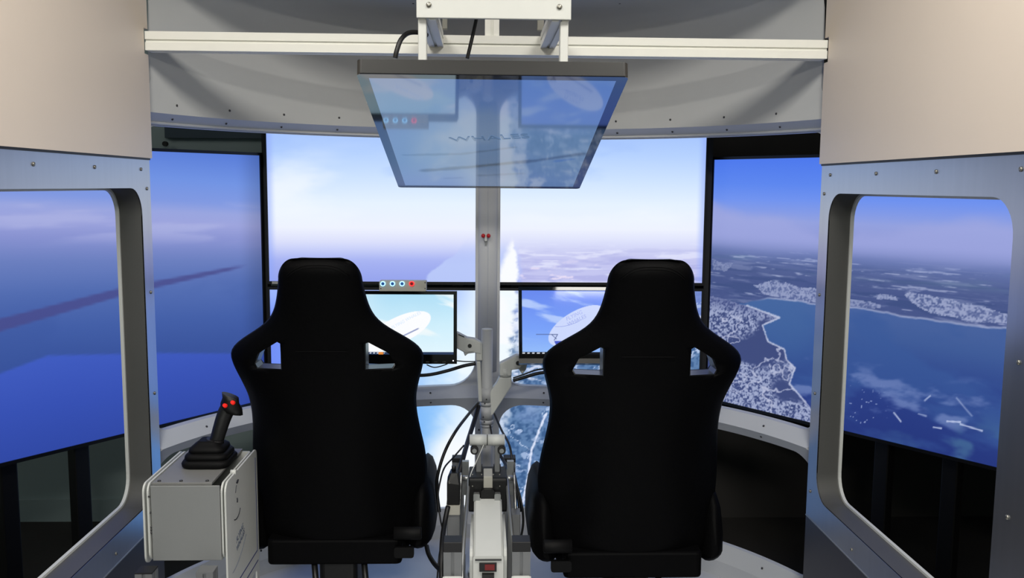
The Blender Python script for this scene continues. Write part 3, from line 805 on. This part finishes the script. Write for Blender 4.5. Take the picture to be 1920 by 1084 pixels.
    # seat pan behind the back, cushion with raised side bolsters
    MB().rbox((-.212, .215, .452), (.212, .30, .535), .02, 'z').build('rear_skirt', LEATHER, t, local=True, bevel=.008)
    MB().rbox((-.23, .30, .455), (.23, .80, .60), .05, 'z').build('seat_cushion', LEATHER, t, local=True, bevel=.015)
    for sx in (-1, 1):
        rr = []
        for k in range(15):
            q = k/14; y = .27+.53*q; e = math.sqrt(max(0.03, 1-abs(2*q-1)**5)); h = (.205-.03*q)*e
            rr.append([(sx*.262+math.cos(a)*.048*e+sx*.006*math.sin(a), y, .50+(math.sin(a)*h if math.sin(a) > 0 else math.sin(a)*.045*e)) for a in [2*math.pi*j/16 for j in range(16)]])
        MB().loft(rr, True, True).build('side_bolster', LEATHER, t, local=True)
    # recline knob and height lever on the aisle side
    k = inner
    MB().tube([(k*.19, .205, .560), (k*.272, .205, .560), (k*.276, .205, .560)], [.020, .020, .017], 18).build('recline_knob', RUBBER, t, local=True)
    lv = MB(); lv.rbox((min(k*.19, k*.252), .20, .480), (max(k*.19, k*.252), .215, .515), .008, 'y'); lv.build('height_lever', RUBBER, t, local=True)
    # pedestal with slide rails
    MB().rbox((-.062, .28, .19), (.062, .46, .455), .02, 'z').build('pedestal', BLACK, t, local=True)
    for x in (-.075, .085):
        MB().tube([(x, .26, .19), (x+.012, .255, .33), (x, .27, .46)], .010, 8).build('gas_spring', HOUSING, t, local=True)
    MB().box((-.20, .12, CFZ), (.20, .70, .19)).build('floor_plate', BLACK, t, local=True, bevel=.006)
    return t
seat((-0.487, 2.545, 0.0), 1, 'left black leather pilot seat beside the joystick console')
SR = seat((0.440, 2.405, 0.012), -1, 'right black leather pilot seat set slightly further back')

# ------------------------------------------------------------------ monitors on the central pole
def monitor(name_label, xe, side, ztop, w, h, y, tilt, fn, chin):
    """xe: the screen edge nearest the pole; side -1 left of the pole"""
    cx = xe+side*w/2; cz = ztop-h/2*math.cos(tilt); y = y-h/2*math.sin(tilt)*0
    t = thing('flight_monitor', (cx, y, cz), name_label, 'monitor', 'small monitors on the pole arms')
    t.rotation_euler = (-tilt, 0, 0)
    b = .0125; pw, ph = w-2*b, h-b-chin
    zoff = (chin-b)/2
    t_pic = display('picture', fn, pw, ph, 200, 112, MON, t, lambda X, Z: np.stack([X, X*0, Z+zoff], -1))
    fr = MB()
    fr.box((-w/2, -.006, h/2-b), (w/2, .012, h/2)).box((-w/2, -.006, -h/2), (w/2, .012, -h/2+chin))
    fr.box((-w/2, -.006, -h/2+chin), (-w/2+b, .012, h/2-b)).box((w/2-b, -.006, -h/2+chin), (w/2, .012, h/2-b))
    t_bz = fr.build('bezel', GLOSSBEZEL, t, local=True)
    MB().rbox((-w/2+.004, .003, -h/2+.004), (w/2-.004, .038, h/2-.004), .008, 'y').build('housing', BLACK, t, local=True)
    MB().rbox((-.055, .038, -.055), (.055, .052, .055), .008, 'y').build('mounting_plate', BLACK, t, local=True)
    return t, t_pic, t_bz
MY = 3.25
ML, MLP, MLB = monitor('left flight monitor with a bright white airship picture', pix(857, 546, 'y', MY)[0], -1, pix(857, 546, 'y', MY)[2], .455, .266, MY, 0.02, lambda u, v: wallpaper(u, v, True), .034)
MR, MRP, MRB = monitor('right flight monitor with a blue airship picture, tilted upward', pix(973, 543, 'y', MY)[0], 1, pix(973, 542, 'y', MY)[2], .455, .287, MY, 0.402, lambda u, v: wallpaper(u, v, False), .034)
MB().box((-.2275, -.0075, -.1435), (.2275, -.0065, -.1255)).build('lower_trim', mat('dark_trim', (58, 57, 54), .4), MRB, local=True)
MB().box((.212, -.0072, -.123), (.216, -.006, -.119)).build('power_light', mat('white_led', (240, 240, 250), .4, emit=(240, 245, 255), es=1.5), MLB, local=True)
for i in range(4):
    MB().box((.085+i*.03, -.0075, -.128), (.097+i*.03, -.006, -.124)).build('button', HOUSING, MLB, local=True)
MRINK = mat('monitor_lettering', (90, 100, 150), 0.2, emit=(128, 142, 200), es=1.0)
text_mesh('lettering', 'FLYING\nWHALES', .020, MRINK, MRP, (-.022, -.0008, .030), (math.pi/2, -.45, 0), .2)
MLINK = mat('pale_lettering', (150, 170, 210), 0.2, emit=(190, 205, 232), es=1.0)
text_mesh('lettering', 'FLYING WHALES', .016, MLINK, MLP, (.045, -.0008, .022), (math.pi/2, -.5, 0), .2)
arc = [(-.095+.0112*i, -.0008, -.006+.0004*i*i-.0005*i) for i in range(9)]
MB().tube(arc, .0009, 5).build('lettering_stroke', MRINK, MRP, local=True)

# pole with two arms, standing behind the monitors
PX, PY = pix(913, 680, 'y', 3.36)[0], 3.36
pl = thing('monitor_pole', (PX, PY, CFZ), 'white monitor pole with two jointed arms on the cockpit centreline', 'monitor arm')
def ZP(py): return float(pix(912, py, 'y', PY)[2])
MB().cyl((PX, PY, CFZ+.02), (PX, PY, ZP(618)), .0215, 28).build('pole', POLE, pl)
MB().cyl((PX, PY, ZP(618)), (PX, PY, ZP(618)+.003), .0205, 28).build('pole_cap', WHITE, pl)
MB().cyl((PX, PY, CFZ), (PX, PY, CFZ+.02), .07, 28).build('foot_plate', WHITE, pl)
for ya, yb, r in ((727, 752.5, .0245), (753.5, 760, .0255), (761, 785, .0262), (786, 794, .0258), (795, 800, .0235)):
    MB().cyl((PX, PY, ZP(yb)), (PX, PY, ZP(ya)), r, 28).build('collar', POLE, pl)
for px, py in ((912, 749), (909, 756.5), (906, 782), (908, 791)):
    put_screw(SCREW_D, pl, pix(px, py, 'y', PY-.0255), (0, -1, 0), .7)
def slab(name, front, d0, d1, bevel=.004, material=None):
    """flat arm: front outline from photo points (px, py, y), thickness d1 behind it"""
    A = [pix(px, py, 'y', y) for px, py, y in front]
    MB().prism([p+np.array([0, d0, 0]) for p in A], [p+np.array([0, d1, 0]) for p in A]).build(name, material or WHITE, pl, bevel=bevel)
def pin(name, px, py, y, r, d0, d1, material, parent=None):
    q = pix(px, py, 'y', y); return MB().cyl((q[0], y+d0, q[2]), (q[0], y+d1, q[2]), r, 20).build(name, material, parent or pl)
# right arm: rises from the lower collar to an elbow, then swings behind the right monitor
slab('lower_arm', [(918, 778, 3.36), (924, 776, 3.36), (959, 722, 3.36), (959, 706, 3.36), (936, 706, 3.36), (931, 717, 3.36), (918, 734, 3.36)], -.02, .025)
q = pix(947.5, 706, 'y', 3.36); q2 = pix(947.5, 690, 'y', 3.36)
MB().cyl((q[0], PY, q[2]+.001), (q[0], PY, q2[2]), .0235, 24).build('elbow', WHITE, pl)
slab('upper_arm', [(936.5, 703, 3.36), (936.5, 680, 3.36), (969, 664, 3.36), (982, 668, 3.36), (976, 690, 3.36), (959, 692, 3.36), (959, 703, 3.36)], -.022, .02)
slab('arm_lug', [(970, 688, 3.36), (979, 701, 3.36), (986, 692, 3.36), (989, 678, 3.36), (978, 674, 3.36)], -.014, .016)
jn = pin('joint', 971, 678, 3.36, .0185, -.030, .02, WHITE); pin('joint_cap', 971, 678, 3.36, .0085, -.033, -.03, BLACKCAP, jn)
MB().tube([pix(982, 676, 'y', 3.36), (0.24, 3.37, 1.06), (0.332, 3.345, 1.12)], .016, 12).build('arm_link', WHITE, pl)
# left arm
slab('lower_arm', [(893, 676, 3.36), (901, 676, 3.36), (904, 752, 3.36), (897, 752, 3.36)], -.018, .02)
slab('elbow', [(892, 675, 3.36), (892, 640, 3.36), (904, 642, 3.36), (904, 675, 3.36)], -.020, .022)
slab('upper_arm', [(902, 641, 3.36), (890, 634, 3.36), (876, 632, 3.36), (850, 618, 3.36), (845, 645, 3.36), (872, 660, 3.36), (886, 659, 3.36), (902, 662, 3.36)], -.024, .02)
slab('arm_lug', [(868, 656, 3.36), (872, 667, 3.36), (877, 662, 3.36), (893, 660, 3.36), (890, 654, 3.36)], -.018, .018)
jn = pin('joint', 881, 646, 3.36, .0215, -.030, .02, WHITE); pin('joint_cap', 881, 646, 3.36, .0075, -.033, -.03, BLACKCAP, jn)
MB().tube([pix(850, 632, 'y', 3.365), (-0.24, 3.36, 1.12), (-0.338, 3.310, 1.13)], .016, 12).build('arm_link', WHITE, pl)
slab('arm_slot', [(871, 631.5, 3.335), (860, 626.5, 3.335), (859, 628, 3.335), (870, 633, 3.335)], -.001, .004, 0, SLOT)

# button box standing on the left monitor
MTOP = float(pix(857, 546, 'y', MY)[2])+.001
bx = thing('button_box', (-.308, 3.255, MTOP), 'small grey switch box with three blue ring buttons and one red on the left monitor', 'switch box')
b0 = pix(711, 527, 'y', 3.232); b1 = pix(799, 544, 'y', 3.232)
MB().rbox((b0[0], 3.233, MTOP), (b1[0], 3.275, b0[2]), .003, 'y').build('box', GREYBOX, bx)
BLUERING = mat('blue_ring_light', (120, 190, 255), .4, emit=(150, 215, 255), es=2.2)
REDRING = mat('red_ring_light', (255, 60, 60), .4, emit=(255, 40, 40), es=1.8)
BTN = mat('blue_button_cap', (50, 110, 190), .35); BTNR = mat('red_button_cap', (150, 20, 30), .35)
for i, px in enumerate((718, 736, 754, 772)):
    q = pix(px, 532, 'y', 3.233)
    rg = MB()
    n = 20
    rg.add([(q[0]+r*math.cos(2*math.pi*k/n), y, q[2]+r*math.sin(2*math.pi*k/n)) for r, y in ((.0092, 3.233), (.0092, 3.229), (.0062, 3.229), (.0062, 3.233)) for k in range(n)],
           [(j*n+k, j*n+(k+1) % n, (j+1)*n+(k+1) % n, (j+1)*n+k) for j in range(3) for k in range(n)], True)
    bc = MB().cyl((q[0], 3.233, q[2]), (q[0], 3.2295, q[2]), .0060, 16).build('button', BTNR if i == 3 else BTN, bx)
    rg.build('light_ring', REDRING if i == 3 else BLUERING, bc)
q = pix(791, 534, 'y', 3.233); MB().cyl((q[0], 3.233, q[2]), (q[0], 3.2315, q[2]), .0085, 20).build('blank_plug', GREYBOX, bx)
for px, py in ((714, 530), (714, 541), (797, 530), (797, 541)): put_screw(SCREW_D, bx, pix(px, py, 'y', 3.233), (0, -1, 0), .5)

# red-balled marker on the central window post
mk = thing('sight_marker', (pix(911, 442, 'y', 3.73)[0], 3.735, pix(911, 442, 'y', 3.73)[2]), 'little white marker with two red balls on the central window post', 'marker')
q = np.array(mk.location)
for dx in (-.011, .011):
    rings = [[(q[0]+dx+.0088*math.sin(t)*math.cos(a), 3.722+.0088*math.sin(t)*math.sin(a), q[2]+.0088*math.cos(t)) for a in [2*math.pi*k/12 for k in range(12)]] for t in [math.pi*(j+.3)/8.6 for j in range(9)]]
    MB().loft(rings, True, True).build('red_ball', RED, mk)
MB().rbox((q[0]-.005, 3.724, q[2]-.022), (q[0]+.005, 3.748, q[2]+.008), .002, 'y').build('holder', WHITE, mk)
MB().loft([[(q[0]-.008, 3.735, q[2]-.02), (q[0]+.008, 3.735, q[2]-.02), (q[0]+.008, 3.746, q[2]-.02), (q[0]-.008, 3.746, q[2]-.02)],
           [(q[0]-.002, 3.735, q[2]-.04), (q[0]+.002, 3.735, q[2]-.04), (q[0]+.002, 3.746, q[2]-.04), (q[0]-.002, 3.746, q[2]-.04)]], True, False).build('clip', PROFDARK, mk)

# ------------------------------------------------------------------ centre pedestal
pf = thing('pedestal_frame', (-.008, 2.9, CFZ), 'aluminium profile frame of the centre pedestal between the seats', 'frame')
for cx in (-.104, .092):
    po = extrusion((cx, 2.50, CFZ), (cx, 2.50, .612), .052, .052, 'z').build('front_post', PROFDARK, pf)
    MB().box((cx-.0265, 2.4735, .612), (cx+.0265, 2.5265, .642)).build('post_cap', BLACKCAP, po, bevel=.002)
    po = extrusion((cx-.008, 3.36, CFZ), (cx-.008, 3.36, .605), .045, .045, 'z').build('rear_post', PROFDARK, pf)
    MB().box((cx-.031, 3.337, .605), (cx+.015, 3.383, .622)).build('post_cap', BLACKCAP, po, bevel=.002)
    extrusion((cx, 2.527, .22), (cx, 3.337, .22), .045, .045, 'y').build('long_rail', PROFDARK, pf)
    MB().box((cx-.030, 2.455, .40), (cx+.030, 2.474, .545)).build('joint_plate', WHITE, pf, bevel=.008)
    put_screw(SCREW_D, pf, (cx, 2.455, .53), (0, -1, 0), 1.5)
for cx in (-.112, .082):
    MB().rbox((cx-.021, 2.80, CFZ), (cx+.021, 2.86, .600), .004, 'z').build('middle_post', PROFDARK, pf)
MB().rbox((-.135, 2.795, .602), (-.090, 2.862, .632), .004, 'z').build('post_block', GREYBOX, pf)

# actuator with sloping white cover
ac = thing('actuator_unit', (-.002, 2.6, .25), 'white actuator housing with a sloping cover and a red display at its foot', 'control unit')
def sl(y): return .590+(y-2.50)*.22
rr = [[(-.046, y, .30), (.042, y, .30), (.042, y, sl(y)-.006), (.036, y, sl(y)), (-.040, y, sl(y)), (-.046, y, sl(y)-.006)] for y in (2.50, 2.6, 2.7, 2.80)]
MB().loft(rr, True, False).build('cover', WHITE, ac)
MB().box((-.040, 2.496, .577), (.036, 2.50, .581)).build('cover_gap', SLOT, ac)
MB().rbox((-.056, 2.515, .27), (-.047, 2.83, .60), .03, 'x').build('side_plate', WHITE, ac)
MB().rbox((.043, 2.515, .27), (.052, 2.83, .60), .03, 'x').build('side_plate', WHITE, ac)
dw = MB().box((-.028, 2.494, .545), (.022, 2.50, .570)).build('display_window', BLACKCAP, ac)
MB().box((-.012, 2.4925, .550), (.016, 2.494, .567)).build('red_display', mat('red_display', (60, 8, 8), .3, emit=(120, 14, 12), es=.5), dw)
MB().box((-.020, 2.485, .30), (.015, 2.50, .540)).build('connector', HOUSING, ac)
for x in (-.040, .027):
    MB().rbox((x-.008, 2.785, sl(2.785)-.004), (x+.012, 2.805, sl(2.80)+.018), .004, 'y').build('hinge', SILVER, ac)
    put_screw(SCREW_S, ac, (x+.002, 2.79, sl(2.79)+.018), (0, -.3, 1), .9)
for sx in (-1, 1):
    c0 = -.002
    MB().tube(spline([(c0+sx*.078, 2.46, .30), (c0+sx*.076, 2.50, .46), (c0+sx*.074, 2.62, .575), (c0+sx*.066, 2.76, .655), (c0+sx*.062, 2.86, .70)], 6), .006, 8).build('curved_strut', SILVER, ac)
    MB().tube(spline([(c0+sx*.092, 2.84, .45), (c0+sx*.091, 2.86, .60), (c0+sx*.088, 2.92, .70)], 6), .005, 8).build('link_rod', SILVER, ac)
    MB().cyl((c0+sx*.058, 2.865, .700), (c0+sx*.082, 2.865, .700), .009, 12).build('rod_end', SILVER, ac)
    MB().box((c0+sx*.075-.010, 2.93, .62), (c0+sx*.075+.012, 2.95, .735)).build('bearing_plate', SILVER, ac)

# control column: gimbal block, fork and cross bar
cc = thing('control_column', (-.003, 2.90, .60), 'black gimbal block with a grey fork and a white cross bar grip', 'control')
MB().rbox((-.064, 2.82, .60), (.060, 2.95, .715), .010, 'x').build('gimbal_block', BLACK, cc, bevel=.004)
MB().rbox((-.024, 2.795, .645), (.020, 2.83, .685), .010, 'y').build('gimbal_nose', BLACK, cc)
MB().box((-.016, 2.815, .672), (.013, 2.90, .722)).build('marking_plate', GREYBOX, cc, bevel=.002)
for x in (-.032, .029):
    MB().rbox((x-.009, 2.885, .70), (x+.009, 2.905, .815), .003, 'z').build('fork_arm', PROFDARK, cc)
    rl = MB().cyl((x+(-.014 if x < 0 else .014), 2.872, .790), (x+(-.014 if x < 0 else .014), 2.900, .790), .0135, 18).build('roller', BLACKCAP, cc)
    MB().cyl((x+(-.014 if x < 0 else .014), 2.868, .790), (x+(-.014 if x < 0 else .014), 2.872, .790), .0075, 14).build('roller_hub', SILVER, rl)
    MB().box((x-.012, 2.90, .715), (x+.012, 2.915, .732)).build('fork_stop', BLACKCAP, cc)
z = .8195
MB().cyl((-.062, 2.895, z), (-.0055, 2.895, z), .0185, 24).build('grip_half', WHITE, cc)
MB().cyl((-.0025, 2.895, z), (.053, 2.895, z), .0185, 24).build('grip_half', WHITE, cc)
MB().cyl((-.0055, 2.895, z), (-.0025, 2.895, z), .0172, 24).build('grip_joint', SLOT, cc)
MB().box((-.026, 2.888, z-.025), (-.008, 2.902, z-.015)).build('cable_clip', PROFDARK, cc)
for px, py in ((886, 890), (886, 912), (937, 890), (937, 912), (903, 890), (925, 890)): put_screw(SCREW_S, cc, pix(px, py, 'y', 2.82), (0, -1, 0), .5)
# thin white wires
tag(MB().tube(spline([pix(907, 834, 'y', 2.88), pix(900, 850, 'y', 2.87), pix(892, 868, 'y', 2.86), pix(883, 888, 'y', 2.84), pix(879, 908, 'y', 2.83)]), .0016, 6).build('signal_wire', WHITE),
    'thin white wire running down from the cross bar grip', 'wire')
# encoder block on the pedestal's left
en = thing('encoder_box', (-.108, 2.83, .632), 'black sensor box on top of the left pedestal post', 'sensor')
MB().loft([[(-.133, 2.80, .632), (-.092, 2.80, .632), (-.092, 2.87, .632), (-.133, 2.87, .632)], [(-.133, 2.80, .705), (-.092, 2.80, .700), (-.092, 2.87, .700), (-.133, 2.87, .705)],
           [(-.122, 2.81, .735), (-.098, 2.81, .735), (-.098, 2.86, .735), (-.122, 2.86, .735)]], True, False).build('body', BLACK, en, bevel=.003)
MB().cyl((-.112, 2.835, .735), (-.112, 2.835, .752), .007, 12).build('connector', BLACK, en)
for px, py in ((842, 903), (843, 906)): put_screw(SCREW_S, en, pix(px, py, 'y', 2.80), (0, -1, 0), .4)

# ------------------------------------------------------------------ left console and joystick
cs = thing('side_console', (-.845, 2.65, CFZ), 'white side console box with printed whale logo left of the pilot seats', 'console')
X0, X1, Y0, Y1, ZB, ZT = -.938, -.748, 2.45, 2.78, .602, .818
CONS = mat('light_grey_panel', (134, 136, 136), 0.45, vary=.03)
MB().box((X0, Y0, ZB), (X1, Y0+.006, ZT)).build('back_panel', CONS, cs, bevel=.002)
MB().box((X0, Y1-.006, ZB), (X1, Y1, ZT)).build('front_panel', WHITE, cs)
MB().box((X0, Y0+.006, ZB), (X1, Y1-.006, ZB+.006)).build('bottom_panel', WHITE, cs)
for x in (X0-.020, X0-.008):
    MB().rbox((x, Y0-.006, ZB-.01 if x < X0-.01 else ZB), (x+.005, Y1, ZT+.006), .025, 'x', 6).build('left_cheek', WHITE, cs)
MB().rbox((X1+.002, Y0+.002, ZB), (X1+.007, Y1, ZT+.004), .025, 'x', 6).build('inner_cheek', WHITE, cs)
out = rrect(Y0-.004, .20, Y1+.012, ZT+.006, [.01, .01, .02, .03], 6)
hol = rrect(Y0+.06, .23, Y1-.02, .440, .01, 4)
sheet(out, [hol], lambda y, z: (X1+.018, y, z), lambda y, z: (X1+.013, y, z)).build('right_cheek', WHITE, cs)
fr = MB()
for a, b, c, d in ((Y0+.03, .497, Y1-.008, .501), (Y0+.05, .462, Y1-.004, .466)): fr.box((X1+.018, a, b), (X1+.0186, c, d))
fr.box((X1+.018, Y1-.012, .50), (X1+.0186, Y1-.008, .80)).build('printed_line', mat('blue_print', (44, 58, 120), .5), cs)
MB().box((X0+.004, Y0+.004, ZT), (X1-.022, Y1, ZT+.008)).build('top_plate', mat('grey_plate', (128, 128, 126), .45, metal=.1), cs, bevel=.0015)
MB().box((X1-.020, Y0+.02, ZT-.03), (X1-.002, Y1, ZT-.02)).build('slot_floor', BLACKCAP, cs)
for x, y in ((X0+.02, Y0+.016), (X0+.08, Y0+.016), (X1-.038, Y0+.016)): put_screw(SCREW_D, cs, (x, y, ZT+.008), (0, 0, 1), 1.2)
for z in (.79, .742, .70, .692, .684): put_screw(SCREW_D, cs, (X0-.0015, Y0-.006 if z > .75 else Y0, z), (0, -1, 0), .7)
MB().tube([(X1+.004, Y0+.10, ZT+.006), (X1+.020, Y0+.10, ZT+.006)], .008, 10).build('catch', WHITE, cs)
for x in (X0-.018, X1-.045):
    lg_ = extrusion((x+.022, Y0-.06, CFZ), (x+.022, Y0-.06, .600), .046, .046, 'z').build('leg', PROFDARK, cs)
    MB().box((x-.001, Y0-.083, .600), (x+.045, Y0-.037, .604)).build('leg_cap', BLACKCAP if x < X0 else PROFDARK, lg_)
# logo on the right cheek: spout, eye, smiling whale curve, lettering
lg = MB(); XL = X1+.0186
def onc(y, z): return (XL, y, z)
for a in (-.9, -.45, 0, .45, .9): lg.tube([onc(2.562+.003*math.sin(a), .788), onc(2.562+.016*math.sin(a), .788+.010*math.cos(a))], .0015, 5)
lg.tube([onc(2.540, .766), onc(2.544, .776), onc(2.552, .785)], .0010, 5)
lg.tube([onc(2.553, .746), onc(2.555, .740), onc(2.553, .733)], .0024, 6)
lg.tube([onc(2.545+.040*math.sin(t), .712-.024*math.cos(t)) for t in [(-.7+2.0*k/12) for k in range(13)]], .0016, 5)
lg.build('whale_logo', INKDARK, cs)
lg = MB(); lg.tube([onc(2.49+.15*k/12, .548+.055*(k/12)**2) for k in range(13)], .0009, 5); lg.build('logo_stroke', INK, cs)
text_mesh('lettering', 'FLYING\nWHALES', .024, INK, cs, Vector((XL-.0001, 2.575, .625))-Vector(cs.location), (math.pi/2, -.25, math.pi/2), .2)

jx, jy, jz = -.828, 2.635, ZT+.0085
js = thing('joystick', (jx, jy, jz), 'black joystick with two red buttons on a ribbed rubber boot', 'joystick')
def tier(z, w, r=.02): return [(jx+a, jy+b, z) for a, b in rrect(-w, -w, w, w, min(r, w*.45), 4)]
prof = [(a_, w_*.86) for a_, w_ in [(0, .076), (.004, .080), (.014, .081), (.020, .077), (.021, .070), (.024, .069), (.025, .073), (.034, .071), (.039, .065), (.040, .058), (.043, .057), (.044, .061), (.053, .058), (.060, .047), (.067, .036), (.072, .031)]]
MB().loft([tier(jz+a, w, .030) for a, w in prof], True, True).build('rubber_boot', RUBBER, js)
gp = [(.004, 0, .055), (.010, .002, .072), (.017, .006, .097), (.025, .012, .125), (.034, .018, .150), (.046, .022, .168)]
gr = [.020, .0205, .0215, .0225, .0235, .025]
MB().tube([(jx+.012+a, jy+b, jz+c) for a, b, c in spline(gp, 4)], [float(np.interp(i, [k*4 for k in range(6)], gr)) for i in range(21)], 14).build('grip', BLACK, js)
MB().tube([(jx+.016, jy, jz+.060), (jx+.018, jy, jz+.072)], .026, 14).build('grip_collar', BLACK, js)
hd = [[(jx+.062+x*(.034 if k < 2 else .026), jy+.022+y*(.028 if k < 2 else .018)-k*.004, jz+.148+k*.018+.010*(-x)) for x, y in [(math.cos(a)*(1.0 if abs(math.cos(a)) < .8 else .95), math.sin(a)) for a in [2*math.pi*j/12 for j in range(12)]]] for k in range(4)]
gh = MB().loft(hd, True, True).build('grip_head', BLACK, js)
for dx, dz in ((.052, .174), (.075, .183)):
    MB().tube([(jx+dx, jy-.008, jz+dz), (jx+dx-.001, jy-.016, jz+dz+.004)], [.0065, .0055], 12).build('red_button', REDLIT, gh)

# ------------------------------------------------------------------ loose cables in the middle
def cable(pts, r, label, name='black_cable'):
    P = [pix(a, b, 'y', c) for a, b, c in pts]
    tag(MB().tube(spline(P, 6), r, 8).build(name, CABLE), label, 'cable', 'black cables round the centre pedestal')
cable([(896, 756, 3.33), (880, 775, 3.22), (855, 808, 3.05), (835, 845, 3.02), (822, 885, 3.0), (819, 915, 3.0), (824, 960, 3.0)], .0055, 'thick black cable arching from the pole down toward the left seat')
cable([(897, 762, 3.32), (889, 790, 3.26), (878, 825, 3.16), (868, 860, 3.05), (860, 895, 3.0), (852, 930, 2.97)], .009, 'thick black cable bundle hanging straight down left of the pole')
cable([(870, 835, 3.08), (850, 858, 3.05), (834, 876, 3.0), (826, 900, 2.95), (821, 935, 2.9), (826, 975, 2.85), (831, 1003, 2.8), (824, 1040, 2.75), (820, 1084, 2.72)], .003, 'thin black cable snaking down beside the left pedestal post')
cable([(927, 776, 3.32), (940, 806, 3.22), (955, 835, 3.10), (961, 868, 3.05), (968, 905, 3.0), (978, 945, 2.97), (981, 980, 2.96), (976, 1012, 2.95)], .0042, 'black cable looping down on the right of the pole')
cable([(929, 838, 3.26), (945, 866, 3.18), (958, 890, 3.08), (970, 925, 3.03), (975, 960, 3.0)], .006, 'thicker black cable sloping down behind the right pedestal post')
cable([(919, 797, 3.33), (922, 815, 3.32), (925, 835, 3.28)], .003, 'short black cable behind the pole collar')
cable([(840, 950, 2.75), (833, 985, 2.70), (829, 1020, 2.62), (828, 1060, 2.56), (828, 1100, 2.53)], .008, 'heavy black cable running down the left face of the pedestal')
cable([(800, 1024, 2.80), (804, 1040, 2.76), (815, 1058, 2.70), (832, 1074, 2.60)], .0075, 'heavy black cable from under the left seat to the pedestal')
cable([(892, 682, 3.34), (870, 686, 3.34), (840, 695, 3.34), (810, 702, 3.33), (785, 704, 3.32), (760, 702, 3.31)], .0065, 'thick black cable sagging below the left monitor')
cable([(891, 678, 3.335), (872, 678, 3.335), (850, 677, 3.33), (835, 684, 3.32), (815, 689, 3.31), (800, 684, 3.31)], .0022, 'thin black cable tucked under the left monitor')
cable([(962, 714, 3.36), (985, 707, 3.36), (1010, 700, 3.36), (1035, 697, 3.36), (1060, 694, 3.36)], .0065, 'thick black cable below the right monitor')
cable([(962, 709, 3.34), (980, 703, 3.34), (1005, 694, 3.34), (1030, 691, 3.34), (1055, 691, 3.34)], .003, 'thin black cable crossing above the thick one below the right monitor')
